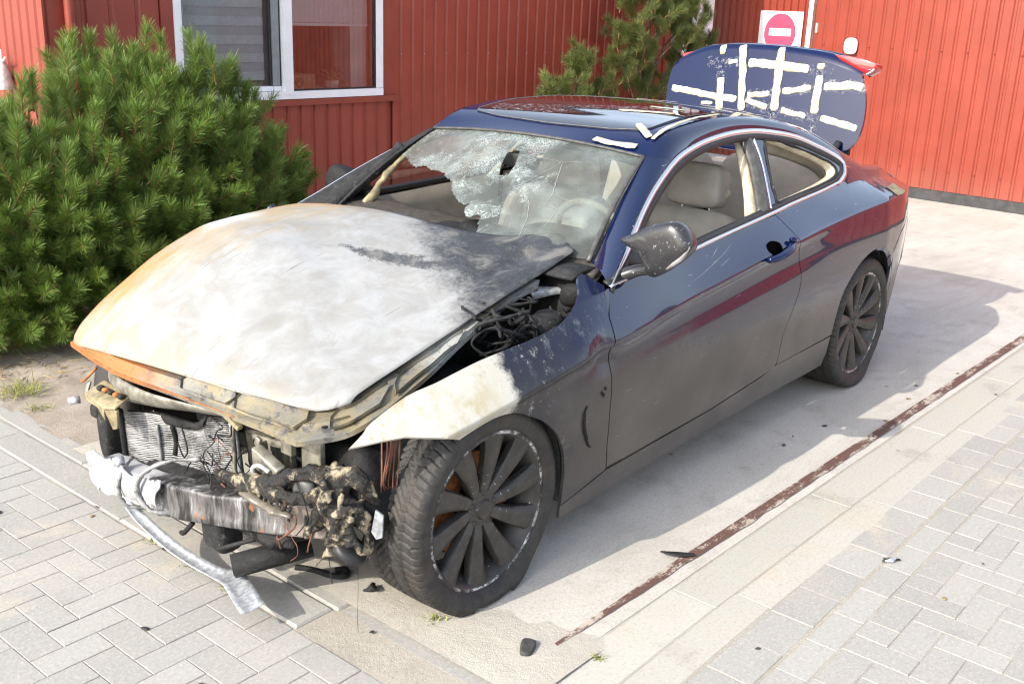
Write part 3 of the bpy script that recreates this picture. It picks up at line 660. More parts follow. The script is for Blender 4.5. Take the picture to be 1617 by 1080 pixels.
# window ledge and window
bslab('window_ledge', wpt, 2.07, 4.20, .975, 1.022, -.02, .035, MT['clad_flat'])
win = addb(bslab('window', wpt, 2.16, 4.044, 1.026, 1.085, -.05, .03, MT['white_pvc'])); win.location = (-4, -5, 0)
def wpart(name, u0, u1, z0, z1, d0, d1, mat): o = bslab(name, wpt, u0, u1, z0, z1, d0, d1, mat, parent=win); o.parent = win; return o
wpart('frame', 2.16, 2.215, 1.088, 2.36, -.05, .028, MT['white_pvc']); wpart('frame', 3.98, 4.044, 1.088, 2.36, -.05, .028, MT['white_pvc']); wpart('frame', 2.16, 4.044, 2.363, 2.42, -.05, .03, MT['white_pvc']); wpart('frame', 3.065, 3.14, 1.06, 2.36, -.045, .036, MT['white_pvc'])
wpart('sash', 2.22, 2.25, 1.10, 2.36, -.07, -.01, MT['grey_pvc']); wpart('sash', 2.25, 3.06, 1.088, 1.125, -.07, -.012, MT['white_pvc']); wpart('sash', 2.985, 3.045, 1.128, 2.36, -.07, -.008, MT['grey_pvc']); wpart('gasket', 2.962, 2.983, 1.128, 2.36, -.06, -.02, MT['black_gasket']); wpart('gasket', 3.047, 3.064, 1.09, 2.36, -.06, -.02, MT['black_gasket'])
wpart('gasket', 3.143, 3.978, 1.088, 1.096, -.03, .012, MT['black_gasket']); wpart('gasket', 3.966, 3.978, 1.098, 2.36, -.03, .012, MT['black_gasket'])
wpart('pane', 2.25, 2.962, 1.125, 2.36, -.040, -.034, MT['pane2']); wpart('pane', 3.142, 3.966, 1.097, 2.36, -.006, .0, MT['pane'])
k = 0
z = 1.17
while z < 2.36: wpart('blind_band', 2.26, 2.94, z, z + .066, -.066 - .006 * (k % 2), -.062 - .006 * (k % 2), MT['blind'] if k % 2 else MT['blind2']); z += .0665; k += 1
wpart('roller_blind', 3.145, 3.963, 1.60, 2.36, -.09, -.085, MT['white_blind']); wpart('blind_bar', 3.145, 3.963, 1.575, 1.597, -.096, -.08, MT['white_pvc'])
wpart('jamb', 3.80, 3.964, 1.09, 2.36, -.34, -.10, MT['reveal']); wpart('inner_sill', 2.2, 3.98, 1.05, 1.085, -.45, -.055, MT['reveal'])
# room behind the window
bslab('room_back', wpt, 1.6, 5.2, 0, H, -3.2, -3.1, MT['room']); bslab('room_side', wpt, 1.55, 1.6, 0, H, -3.1, -.06, MT['room']); bslab('room_side', wpt, 5.2, 5.25, 0, H, -3.1, -.06, MT['room']); bslab('room_floor', wpt, 1.6, 5.2, .0, .05, -3.1, -.06, MT['room'])
# cardboard box and potted plant on the inner sill
carton = prism('cardboard_box', [Vector(wpt(u, 1.086, d)) for u, d in ((3.16, -.12), (3.46, -.12), (3.46, -.32), (3.16, -.32))], (0, 0, .115), MT['carton'], bevel=.003); tag(carton, 'small brown cardboard box on the sill behind the window pane', 'box')
cv = [wpt(3.30 + .045 * math.cos(a), 1.125 + .045 * math.sin(a), -.1185) for a in np.linspace(0, math.pi, 20)]
V, F = tube_data(cv, .004, 6); V2, F2 = tube_data([wpt(3.30 + .026 * math.cos(a), 1.125 + .026 * math.sin(a), -.1185) for a in np.linspace(0, 2 * math.pi, 20)], .0035, 6)
V, F = join([(V, F), (V2, F2)]); link('printed_emblem', mesh('printed_emblem', V, F), MT['print'], carton)
pp = Vector(wpt(3.68, 1.086, -.2)); plant = empty('house_plant', pp); tag(plant, 'dry spider plant in a pale pot behind the window', 'plant')
V, F = lathe_data([(.0, 0), (.05, 0), (.065, .05), (.062, .055), (.0, .05)], 20); V = [(v[0], v[2], v[1]) for v in V]; o = link('pot', clean(mesh('pot', V, F)), MT['pot'], plant)
bl = []
for i in range(26):
    a = random.uniform(0, 6.28); L = random.uniform(.12, .26); el = random.uniform(.3, 1.2)
    P = [(math.cos(a) * L * t * math.cos(el), math.sin(a) * L * t * math.cos(el), .05 + L * (math.sin(el) * t * 1.5 - t * t * .9)) for t in np.linspace(0, 1, 7)]
    bl.append(tube_data(P, [.005, .004, .001], 4))
V, F = join(bl); link('blades', mesh('blades', V, F), MT['dry_leaf'], plant)
# downpipe at the corner
P = [wpt(1.405, z, .055) for z in (0.0, H)]; V, F = tube_data([P[0], [(a + b) / 2 for a, b in zip(*P)], P[1]], .036, 20); addb(link('downpipe', mesh('downpipe', V, F), MT['clad_flat'], bld))
# sunlit end wall left of the corner (faces the street)
def ept(v, z, d=0.0): p = W0 + UX * 1.255 - VX * v - UX * d; return (p.x, p.y, z)
cladding(ept, .02, 6.0, .1, H, 1, phase=.10); bslab('corner_trim', ept, -.012, .018, 0, H, -.02, .014, MT['clad_flat'])
# far end of the long wall: white door frame with a dark pane
bslab('door_pane', wpt, 8.18, 8.60, .1, 2.5, -.06, -.045, MT['pane2']); bslab('door_jamb', wpt, 8.605, 8.70, 0, 2.6, -.05, .02, MT['white_pvc']); bslab('door_edge', wpt, 8.72, 8.765, 0, 2.6, -.06, .0, MT['wood'])
o = bslab('door_leaf', wpt, 8.775, 8.90, 0, 2.6, -.05, .03, MT['white_pvc']); bslab('lining', wpt, 8.15, 8.178, 0, 2.6, -.08, .01, MT['grey_pvc']); bslab('wall_back', wpt, 8.15, 8.95, 0, H, -.5, -.42, MT['room'])
# recess with the sign
def cpt(v, z, d=0.0): p = R0 + UX * .5 + VX * v - UX * d; return (p.x, p.y, z)
cladding(cpt, -3.3, -1.60, .1, H, 1, pitch=.092, groove=.018, depth=.018, phase=-3.2)
bslab('post', cpt, -1.655, -1.598, 0, H, -.02, .03, MT['white_pvc'])
o = bslab('recess_side', rpt, -1.30, -1.26, 0, H, -.5, -.02, MT['clad_flat']); bslab('recess_back', cpt, -1.60, -1.2, 0, H, -.05, -.03, MT['clad_flat'])
# right wall
cladding(rpt, -1.262, 8.5, .118, HR, 1, phase=-1.20); bslab('plinth', rpt, -1.25, 8.5, 0, .116, -.05, -.012, MT['plinth'])
for j in range(15):
    for zz in (1.36, 2.2):
        V, F = cushion_data(wpt(4.27 + .26 * j, zz, .0), (.012, .006, .012), .9, .9, nu=8, nv=6); addb(link('screw', clean(mesh('screw', V, F)), MT['grey_pvc'], bld))
for i, (v, z) in enumerate([(-1.25 + .26 * j, zz) for j in range(10) for zz in (.32, 1.50)]):
    V, F = lathe_data([(0, .004), (.006, .004), (.008, 0)], 8); p = Vector(rpt(v + .075, z, .0)); V = [np.array(p) + np.array((-q[1], q[0], q[2])) for q in V]; addb(link('screw', mesh('screw', V, F), MT['clad_flat'], bld))
bslab('hinge', rpt, -1.275, -1.255, 1.62, 1.72, .0, .03, MT['cream']); bslab('parapet_roof', wpt, 1.24, 9.4, H, H + .1, -6, .05, MT['plinth']); bslab('parapet_roof', rpt, -1.262, 8.5, HR, HR + .08, -5, .05, MT['plinth'])
# white cap on the right wall
V, F = cushion_data((0, 0, 0), (.05, .15, .17), .7, .9); p = Vector(rpt(-.84, 1.50, .03)); cap = link('wall_vent', clean(mesh('wall_vent', [np.array(v) + np.array(p) for v in V], F)), MT['white_pvc'], None)
tag(cap, 'white rounded vent cap on the red wall above the boot lid', 'vent')
# sign
sg = empty('no_entry_sign', cpt(-2.0, 1.5, .02)); tag(sg, 'square white no entry sign with faded red disc and white bar', 'sign')
def sgp(name, pts, d0, d1, mat):
    P = [Vector(cpt(v, z, d0)) - sg.location for v, z in pts]; o = prism(name, P, -UX * (d1 - d0), mat); o.parent = sg; return o
sgp('panel', [(-2.285, 1.245), (-1.722, 1.245), (-1.722, 1.832), (-2.285, 1.832)], .004, .010, MT['sign_white'])
sgp('disc', [(-2.005 + .205 * math.cos(a), 1.585 + .222 * math.sin(a)) for a in np.linspace(0, 2 * math.pi, 48, endpoint=False)], .0102, .0135, MT['sign_red'])
sgp('bar', [(-2.145, 1.557), (-1.86, 1.557), (-1.86, 1.640), (-2.145, 1.640)], .0137, .0165, MT['sign_white'])
# white cap hanging on a hook on the sunlit end wall
hk = empty('wall_hook', ept(.62, 1.2, .06)); tag(hk, 'white hanging cap on a hook on the sunlit wall above the shrub', 'hook')
hx = Vector(hk.location)
tube('hook', [(0, 0, .10), (-.01, -.03, .15), (0, 0, .17), (0, .02, .15), (0, -.01, .11), (-.01, -.06, .105), (-.01, -.09, .125)], .008, MT['white_pvc'], hk)
V, F = lathe_data([(.0, .1), (.03, .1), (.04, .07), (.075, -.09), (.0, -.09)], 20); V = [(v[0], v[2], v[1]) for v in V]; link('cap', clean(mesh('cap', V, F), smooth_angle=.8), simple('grey_white_plastic', (.55, .52, .5), .5), hk)
# ------------------------------------------------------------------ pines
def needles_mesh(shoots, per, ln, width, rng, base=(.075, .140, .028), brown=0.0):
    """shoots: (origin, dir, length, tint, density) ; needles as slim three-cornered blades swept towards the tip"""
    Vs = []; Fs = []; Cs = []; k = 0
    for o, d, L, tint, den in shoots:
        n = int(per * den); d = d / np.linalg.norm(d)
        a = np.cross(d, [0.3, 0.2, 1.0]); a /= np.linalg.norm(a); b = np.cross(d, a)
        t = rng.random(n) ** .8; ang = rng.random(n) * 2 * np.pi
        open_ = np.radians(76) - np.radians(40) * t + rng.normal(0, .13, n)
        rad = np.cos(ang)[:, None] * a + np.sin(ang)[:, None] * b
        nd = d[None] * np.cos(open_)[:, None] + rad * np.sin(open_)[:, None] + np.array([0, 0, .12])
        nd /= np.linalg.norm(nd, axis=1, keepdims=True)
        p0 = o + d[None] * (t * L)[:, None] + rad * .004
        ll = ln * rng.uniform(.65, 1.1, n); mid = p0 + nd * (ll * .55)[:, None]
        bend = d[None] * .35 + nd; bend /= np.linalg.norm(bend, axis=1, keepdims=True)
        p1 = mid + bend * (ll * .45)[:, None]
        side = np.cross(nd, rng.normal(0, 1, (n, 3))); side /= np.maximum(np.linalg.norm(side, axis=1, keepdims=True), 1e-6); w = side * width
        V = np.stack([p0 - w, p0 + w, p1 + w * .45, p1 - w * .45], 1).reshape(-1, 3)
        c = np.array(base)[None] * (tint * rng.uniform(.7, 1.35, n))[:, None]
        if brown:
            br = rng.random(n) < brown; c[br] = np.array([.20, .12, .05])
        Cs.append(np.repeat(c, 4, 0)); Vs.append(V); k += n * 4
    V = np.concatenate(Vs); Cc = np.concatenate(Cs)
    me = bpy.data.meshes.new('needles'); nv = len(V); nf = nv // 4
    me.vertices.add(nv); me.vertices.foreach_set('co', V.astype(np.float32).ravel()); me.loops.add(nv); me.loops.foreach_set('vertex_index', np.arange(nv, dtype=np.int32)); me.polygons.add(nf); me.polygons.foreach_set('loop_start', np.arange(0, nv, 4, dtype=np.int32)); me.update(calc_edges=True)
    ca = me.color_attributes.new('Col', 'FLOAT_COLOR', 'POINT'); ca.data.foreach_set('color', np.concatenate([Cc, np.ones((len(Cc), 1))], 1).astype(np.float32).ravel())
    return me
def pine(name, label, loc, shoots, per, ln, width, branches, trunks, base=(.130, .200, .040)):
    r = empty(name, loc); tag(r, label, 'shrub' if 'shrub' in name else 'pine tree', kind='thing'); L0 = np.array(loc)
    S = [(o - L0, d, l, t, q) for o, d, l, t, q in shoots]
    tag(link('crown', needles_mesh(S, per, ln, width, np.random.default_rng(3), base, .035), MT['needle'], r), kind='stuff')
    tw = [tube_data([o - d / np.linalg.norm(d) * l * .2, o + d / np.linalg.norm(d) * l * .93], [.0055, .0035], 5) for o, d, l, t, q in S]
    V, F = join(tw); tag(link('twigs', mesh('twigs', V, F), MT['twig'], r), kind='stuff')
    bs = [tube_data(cat([np.array(p) - L0 for p in pth], 4), rad, 6, jitter=.15) for pth, rad in branches]
    if bs: V, F = join(bs); tag(link('branches', mesh('branches', V, F), MT['bark'], r), kind='stuff')
    for pth, rad in trunks: V, F = tube_data(cat([np.array(p) - L0 for p in pth], 5), rad, 8, jitter=.15); link('trunk', mesh('trunk', V, F), MT['bark'], r)
    return r
rng = np.random.default_rng(11); shoots = []; branches = []
BC = np.array([.78, 3.12, .12])
def top_h(x):  # crown height along the wall
    return np.interp(x, [-1.2, -.2, .3, .75, 1.0, 1.25, 1.6, 1.95, 2.25, 2.6], [.95, 1.12, 1.16, 1.30, 1.40, 1.38, 1.42, 1.22, .92, .55])
for i in range(1900):
    th = rng.uniform(-math.pi, math.pi); ph = math.asin(rng.uniform(-.12, 1.0)); rr = rng.uniform(.25, 1.0) ** .5
    ca, sa = math.cos(th), math.sin(th)
    if sa > .30 and rng.random() < .8: continue          # few on the side that faces the wall
    xx = BC[0] + 1.60 * ca * math.cos(ph) * rr; yy = BC[1] + .98 * sa * math.cos(ph) * rr
    zz = BC[2] + (top_h(xx) - BC[2] - .10) * max(0, math.sin(ph)) ** .8 * rr + (.06 if ph < 0 else 0) + .1 * (1 - rr)
    p = np.array([xx, yy, zz]); lump = vnoise(p, 2.1)
    if lump < -.30 and rr > .8: continue
    p = p + (p - BC) * .10 * lump
    out = np.array([ca * math.cos(ph) / 1.4, sa * math.cos(ph), 0]); d = out * .75 + np.array([0, 0, .55 + .55 * math.sin(max(ph, 0))]) + rng.normal(0, .22, 3)
    if p[2] < .45: d[2] -= .25
    if p[2] < .05: continue
    L = rng.uniform(.13, .21) * (1.0 if zz < top_h(xx) - .25 else 1.12)
    shoots.append((p, d, L, rng.uniform(.78, 1.18) * (1.15 if rr > .85 else .7), 1.0))  # inner shoots darker, outer lighter: shade inside the crown put into the tint
    if i % 24 == 0: branches.append(([BC + np.array([rng.normal(0, .25), rng.normal(0, .15), -.1]), BC * .45 + p * .55 + np.array([0, 0, -.10]), p], [.012, .007, .004]))
for i in range(420):
    x = rng.uniform(-.55, 1.5); y = 3.12 - .98 * math.sqrt(max(.05, 1 - ((x - .78) / 1.6) ** 2)) * rng.uniform(.72, 1.0); z = rng.uniform(.06, .75)
    shoots.append((np.array([x, y + z * .18, z]), np.array([rng.normal(-.1, .35), -.55 + rng.normal(0, .3), rng.uniform(-.05, .8)]), rng.uniform(.13, .2), rng.uniform(.8, 1.2), 1.0))
# leaders standing clear of the outline
for x, y, z in ((.76, 3.0, 1.30), (1.12, 2.95, 1.34), (1.45, 3.05, 1.27), (1.66, 3.05, 1.34), (1.62, 2.85, 1.26), (.42, 2.7, 1.18), (.30, 2.75, 1.05), (1.92, 2.9, 1.10), (2.05, 3.0, .98), (2.2, 2.8, .72), (.05, 2.7, 1.05), (1.3, 2.8, 1.2), (.95, 2.9, 1.2), (1.78, 2.95, 1.2), (-.05, 2.6, .95), (.18, 2.5, .98), (.60, 2.75, 1.22), (.88, 3.05, 1.38), (1.28, 3.0, 1.36), (1.55, 2.9, 1.33), (1.85, 3.0, 1.20), (.12, 2.65, 1.02), (1.0, 2.6, .95), (1.5, 2.6, .95), (.5, 2.45, .8), (1.9, 2.6, .8)):
    for k in range(5):
        q = np.array([x, y, z + .02]) + rng.normal(0, .035, 3) - np.array([0, 0, .06 * k]); dd = np.array([rng.normal(0, .14 + .14 * k), rng.normal(0, .14 + .12 * k), 1.0]); shoots.append((q, dd, rng.uniform(.15, .24), rng.uniform(.95, 1.25), 1.05))
stems = [([(.95 + a, 3.1 + b, -.02), (.95 + a * 2, 3.05 + b * 1.5, .3), (.95 + a * 5, 3.0 + b * 3, .75)], [.045, .03, .015]) for a, b in ((-.12, -.05), (0, .05), (.12, -.03), (.2, .1), (-.2, .05))]
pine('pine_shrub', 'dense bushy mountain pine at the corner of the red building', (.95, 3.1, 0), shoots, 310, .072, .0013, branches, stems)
# second, thinner pine behind the car
shoots = []; branches = []; rng = np.random.default_rng(5)
for x, y, z, n, s in ((5.50, 3.3, .98, 7, .10), (5.72, 3.25, 1.0, 7, .10), (5.98, 3.3, 1.24, 12, .09), (6.25, 3.2, .92, 9, .13), (6.02, 3.35, .85, 8, .15), (6.75, 3.3, 1.52, 14, .13), (6.95, 3.3, 1.30, 10, .12), (7.25, 3.2, 1.68, 16, .14), (7.45, 3.15, 1.52, 14, .13), (7.75, 3.2, 1.70, 14, .13), (7.95, 3.2, 1.45, 16, .15), (7.75, 3.25, 1.22, 14, .16), (7.15, 3.35, 1.02, 10, .15), (6.7, 3.3, 1.18, 8, .12), (7.5, 3.3, .95, 12, .16), (7.95, 3.2, 1.05, 9, .12), (7.05, 3.3, 1.88, 10, .12), (7.6, 3.2, 1.90, 10, .12), (6.9, 3.4, 1.8, 6, .1), (5.8, 3.4, .7, 6, .12), (6.6, 3.4, .8, 8, .12)):
    c = np.array([x, y, z])
    for k in range(int(n * 1.7)):
        d = np.array([rng.normal(0, .5), rng.normal(0, .4), rng.uniform(.35, 1.2)]); shoots.append((c + rng.normal(0, s * .6, 3), d, rng.uniform(.11, .18), rng.uniform(.6, 1.05), 1.15))
    tx = 7.2 if x > 6.5 else 6.0
    branches.append(([(tx + (x - tx) * .3, 3.35, max(.3, z - .55)), ((x + tx) / 2, 3.33, z - .25), (x, y, z)], [.013, .009, .005]))
pine('pine_tree', 'sparse young pine by the red wall behind the car roof', (7.2, 3.4, 0), shoots, 230, .080, .0013, branches, [([(7.15, 3.4, -.02), (7.2, 3.38, .7), (7.3, 3.35, 1.3), (7.32, 3.3, 2.0)], [.04, .03, .02, .008]), ([(6.1, 3.45, -.02), (6.0, 3.4, .6), (5.98, 3.32, 1.25)], [.025, .018, .008])], base=(.135, .175, .048))
lit = []
rl = np.random.default_rng(8)
for i in range(900):
    x, y = rl.uniform(-.25, 1.6), rl.uniform(1.9, 3.0); a = rl.uniform(0, 6.28); z = z_soil(x, y) + .004; d = np.array([math.cos(a), math.sin(a), 0]) * .03; w = np.array([-math.sin(a), math.cos(a), 0]) * .001; p = np.array([x, y, z]); lit.append(([p - d - w, p - d + w, p + d + w, p + d - w + np.array([0, 0, .004])], [(0, 1, 2, 3)]))
V, F = join(lit); tag(link('needle_litter', mesh('needle_litter', V, F, False), MT['dry_leaf']), 'brown fallen pine needles on the soil under the shrub', kind='stuff')
# grass tufts
def tuft(name, label, x, y, z, n, h, sp, group=None):
    bl = []
    for i in range(n):
        a = random.uniform(0, 6.28); L = h * random.uniform(.6, 1.2); el = random.uniform(.3, 1.35); ox, oy = random.gauss(0, sp * .5), random.gauss(0, sp * .5)
        P = [(ox + math.cos(a) * L * t * math.cos(el), oy + math.sin(a) * L * t * math.cos(el), L * (math.sin(el) * t - .35 * t * t)) for t in np.linspace(0, 1, 5)]
        bl.append(tube_data(P, [.0022, .0018, .0006], 3, flat=.4))
    V, F = join(bl); o = link(name, mesh(name, V, F), MT['grass'], None); o.location = (x, y, z); return tag(o, label, 'grass', group, 'thing')
tuft('grass_tuft', 'largest yellow green grass tuft on the soil beside the slabs', -.16, 1.88, .0, 130, .10, .10); tuft('grass_tuft', 'small dry grass tuft on the soil by the second edging slab', -.20, 1.62, .0, 45, .05, .05)
tuft('grass_tuft', 'tiny weed in the sand in front of the left front tyre', -.20, -.84, .004, 30, .035, .022); tuft('grass_tuft', 'tiny weed beside the end of the dark red rail', -.02, -1.32, .0, 16, .035, .02)
for x, y in ((-.512, .20), (-.515, -.02), (-.515, -.22)): tuft('grass_tuft', 'tiny dry weed in the joint between pavers and slabs under the beam', x, y, -.004, 22, .03, .025, 'weeds in the joint of the edging slabs')
# ------------------------------------------------------------------ the burnt car (x runs to the rear from the front axle, y to the car's right)
car = empty('burnt_car', (0, 0, 0)); tag(car, 'burnt out dark blue coupe with scorched white bonnet and taped open boot lid', 'car')
z_crease = pch([-.6, -.2, .25, .62, 1.23, 1.75, 2.2, 2.6, 3.2, 3.7], [.56, .63, .70, .750, .812, .865, .898, .925, .945, .92])
z_belt = pch([-.6, -.3, 0, .3, .59, 1.14, 1.5, 1.85, 2.07, 2.4, 2.7, 3.0, 3.4, 3.7], [.66, .735, .80, .86, .905, .933, .956, .981, .996, 1.016, 1.025, 1.02, .99, .96])
w_belt = pch([-.6, -.3, 0, .3, .59, 1.14, 1.5, 1.85, 2.07, 2.4, 2.57, 2.8, 3.0, 3.4, 3.7], [.80, .81, .82, .835, .852, .833, .817, .80, .79, .777, .768, .76, .75, .75, .75])
taper = pch([-.6, -.47, -.2, .1, .3, 2.9, 3.0, 3.2, 3.3, 3.4, 3.5, 3.6, 3.68, 3.76], [.90, .93, .975, .995, 1, 1, .992, .968, .94, .906, .867, .812, .73, .55])
LOWW = pch([.16, .22, .30, .45, .60, .74, .81, .865, .905, .96, .988, 1.0, 1.2], [.845, .858, .876, .892, .904, .911, .9095, .901, .8955, .8975, .907, .908, .908]); LOWR = pch([.16, .22, .30, .45, .60, .74, .82, .90, 1.0, 1.2], [.845, .858, .876, .892, .904, .911, .910, .903, .889, .86])
def side_w(x, z):
    x = np.asarray(x, float); z = np.asarray(z, float); zc = z_crease(x); zb = z_belt(x); wb = w_belt(x)
    k2 = np.clip((1.15 - x) / .5, 0, 1); k2 = k2 * k2 * (3 - 2 * k2); k = np.clip((x - 1.70) / .70, 0, 1); k = k * k * (3 - 2 * k); low = LOWW(z / zc) * (1 - k) + LOWR(z / zc) * k + .017 * k2 * np.exp(-((z / zc - 1) / .07) ** 2); w0 = .908 * (1 - k) + .889 * k + .017 * k2; s = np.clip((z - zc) / (zb - zc), 0, 1); mid = w0 + (wb - w0) * (.96 * s + .04 * s * s); up = wb - .68 * (z - zb)
    w = np.where(z <= zc, low, np.where(z <= zb, mid, up))
    w = w - .020 * np.exp(-((x - .50) / .07) ** 2 - ((z - .70) / .05) ** 2) + .010 * np.exp(-((x - .40) / .06) ** 2 - ((z - .76) / .04) ** 2)
    w = w - .004 * np.exp(-((x - 1.96) / .10) ** 2 - ((z - .47) / .06) ** 2)
    return w * taper(x)
def sideL(u, v): return np.stack([u, -side_w(u, v), v], 1)
def sideR(u, v): return np.stack([u, side_w(u, v), v], 1)
def sideUL(u, v): return sideL(u, v * z_crease(u))
def to_u(outline, step): P = densify(np.array([tuple(p) for p in outline]), step); return np.stack([P[:, 0], P[:, 1] / z_crease(P[:, 0])], 1)   # rows of the mesh follow the crease
def left_panel(name, outline, mat, res, hem=.012): return panel(name, to_u(outline, res * .6), sideUL, mat, car, res, (), False, hem, bstep=res)
def both(name, outline, mat, res=.03, holes=(), hem=.012, lab=None, matR=None):
    o = left_panel(name, outline, mat, res, hem); panel(name, outline, sideR, matR or mat, car, max(res, .05), holes, True, hem); return o
arcF = cat([(-.16, .597), (-.09, .618), (-.02, .629), (.052, .622), (.129, .596), (.206, .553), (.272, .492), (.316, .420), (.343, .336), (.352, .250), (.362, .197)], 4)
fender_top = cat([(-.492, .644), (-.440, .669), (-.401, .691), (-.278, .735), (-.178, .753), (-.114, .766), (-.012, .785), (.095, .799), (.185, .810), (.285, .825), (.351, .840), (.404, .866), (.452, .905), (.476, .948), (.50, .960)], 3)
dF = [(.590, .903), (.553, .819), (.556, .738), (.564, .650), (.565, .509), (.584, .353), (.606, .262)]
fen = list(fender_top) + [(.575, .915)] + [(x - .005, z) for x, z in dF[1:-1]] + [(.600, .256), (.362, .199)] + list(arcF[::-1]) + [(-.235, .629), (-.336, .648), (-.400, .648)]
left_panel('front_fender', fen, MT['fender'], .014); panel('front_fender', [(max(a, .22), b) for a, b in fen if a > .2 or b > .7], sideR, MT['fender'], car, .05, flip=True)
dR = [(1.872, .982), (1.922, .894), (1.941, .803), (1.961, .695), (1.929, .605), (1.872, .476), (1.866, .350), (1.82, .326)]
doorO = dF + [(1.31, .281), (1.724, .315)] + list(cat(dR, 3)[::-1]) + [(1.5, .960), (1.14, .936)]
door = both('door', doorO, MT['paint'], .014)
sill_t = [(.362, .192), (.606, .248), (1.31, .274), (1.724, .308), (1.86, .334), (2.425, .344)]
both('sill', [(.385, .131), (.735, .153), (1.371, .173), (1.8, .187), (2.287, .190), (2.43, .194)] + sill_t[::-1], MT['paint'], .04)
arcR = cat([(2.430, .350), (2.447, .522), (2.527, .624), (2.632, .687), (2.756, .717), (2.894, .710), (3.010, .655), (3.095, .562), (3.130, .468), (3.131, .390), (3.10, .30)], 4)
# greenhouse outline, as (x, half width, z)
DLO = cat([(.592, .852, .905), (.72, .807, .971), (.839, .762, 1.038), (.959, .718, 1.102), (1.116, .67, 1.173), (1.324, .620, 1.246), (1.509, .595, 1.283), (1.686, .582, 1.302), (1.863, .576, 1.310), (2.037, .579, 1.306), (2.206, .592, 1.288), (2.375, .61, 1.261), (2.532, .641, 1.215), (2.656, .671, 1.171), (2.726, .696, 1.135), (2.740, .715, 1.103), (2.700, .742, 1.060), (2.61, .762, 1.034)], 5)
WSE = [(.735, .675, .935), (.85, .648, 1.022), (.98, .613, 1.115), (1.10, .585, 1.19), (1.205, .561, 1.252)]
DITCH = [(1.205, .561, 1.252), (1.30, .550, 1.308), (1.42, .545, 1.340), (1.69, .538, 1.364), (1.9, .537, 1.364), (2.1, .542, 1.352), (2.3, .555, 1.328), (2.5, .575, 1.288), (2.65, .60, 1.24), (2.80, .635, 1.175), (2.95, .67, 1.105), (3.02, .69, 1.06)]
both('rear_quarter', list(arcR[::-1]) + [(2.432, .353)] + [(1.872, .336)] + [(x + .005, z) for x, z in cat(dR, 3)[::-1][3:]] + [(1.87, .985), (2.07, 1.0), (2.40, 1.020), (2.61, 1.036), (2.70, 1.062)] + [(2.742, 1.10), (2.80, 1.10), (2.92, 1.075), (3.05, 1.055), (3.2, 1.045), (3.36, 1.03), (3.40, 1.0), (3.36, .90), (3.20, .775), (3.12, .71)][:0] + [(2.735, 1.098), (2.83, 1.085), (2.95, 1.065), (3.10, 1.05), (3.25, 1.04), (3.38, 1.02), (3.50, .985), (3.56, .93), (3.50, .86), (3.24, .785), (3.16, .757), (3.06, .675)], MT['paint'], .015)
both('rear_bumper', [(3.055, .664), (3.165, .748), (3.25, .777), (3.50, .852), (3.70, .86), (3.75, .60), (3.70, .36), (3.50, .25), (3.2, .22), (3.115, .30), (3.138, .39), (3.138, .468), (3.10, .57)], MT['paint'], .02)
def mir(P): return [(x, -y, z) for x, y, z in P]
def sgn(P, s): return [(x, s * y, z) for x, y, z in P]
# wheel arch lip on the rear quarter
for s in (-1, 1):
    A = [(x, s * float(side_w(x, z)), z) for x, z in arcR]; cx, cz = 2.80, .36
    B = [(cx + (x - cx) * .955, s * (abs(y) - .012), cz + (z - cz) * .955) for x, y, z in A]
    ruled('arch_lip', A, B, MT['paint'], car, 50, 3, flip=s > 0)
# roof, pillars
def rowcurve(tab): 
    t = np.array(tab); return pch(t[:, 0], t[:, 1]), pch(t[:, 0], t[:, 2])
dw, dz = rowcurve(DITCH); zc_roof = pch([1.2, 1.4, 1.7, 1.95, 2.2, 2.4, 2.6], [1.283, 1.335, 1.376, 1.381, 1.366, 1.343, 1.30])
def roof_fn(u, v):  # u: 0..1 along, v: -1..1 across
    x0 = 1.20 + .012 * v * v; x = x0 + (2.46 - x0) * u; w = dw(x); zd = dz(x); return np.stack([x, w * v, zd + np.maximum(zc_roof(x) - zd, .004) * (1 - np.abs(v) ** 2.2)], 1)
grid('roof', roof_fn, np.linspace(0, 1, 50), np.linspace(-1, 1, 40), MT['paint_lid'], car, flip=False)
def roof_at(x, y, lift=.004):
    x = np.asarray(x, float); w = dw(x); v = np.clip(np.asarray(y) / w, -1, 1); zd = dz(x); return np.stack([x, np.asarray(y, float), zd + np.maximum(zc_roof(x) - zd, .004) * (1 - np.abs(v) ** 2.2) + lift], 1)
SR = [(1.36, .44), (1.33, .30), (1.315, 0), (1.33, -.30), (1.36, -.44), (1.40, -.46), (1.95, -.46), (2.02, -.42), (2.04, 0), (2.02, .42), (1.95, .46), (1.40, .46)]
panel('sunroof', SR, lambda u, v: roof_at(u, v, .006), MT['roofglass'], car, .05, hem=.008)
V, F = tube_data([roof_at([p[0]], [p[1]], .005)[0] for p in densify(SR, .05)] + [roof_at([SR[0][0]], [SR[0][1]], .005)[0]], .0025, 6); link('sunroof_seal', mesh('sunroof_seal', V, F), simple('grey_seal', (.10, .10, .105), .5), car)
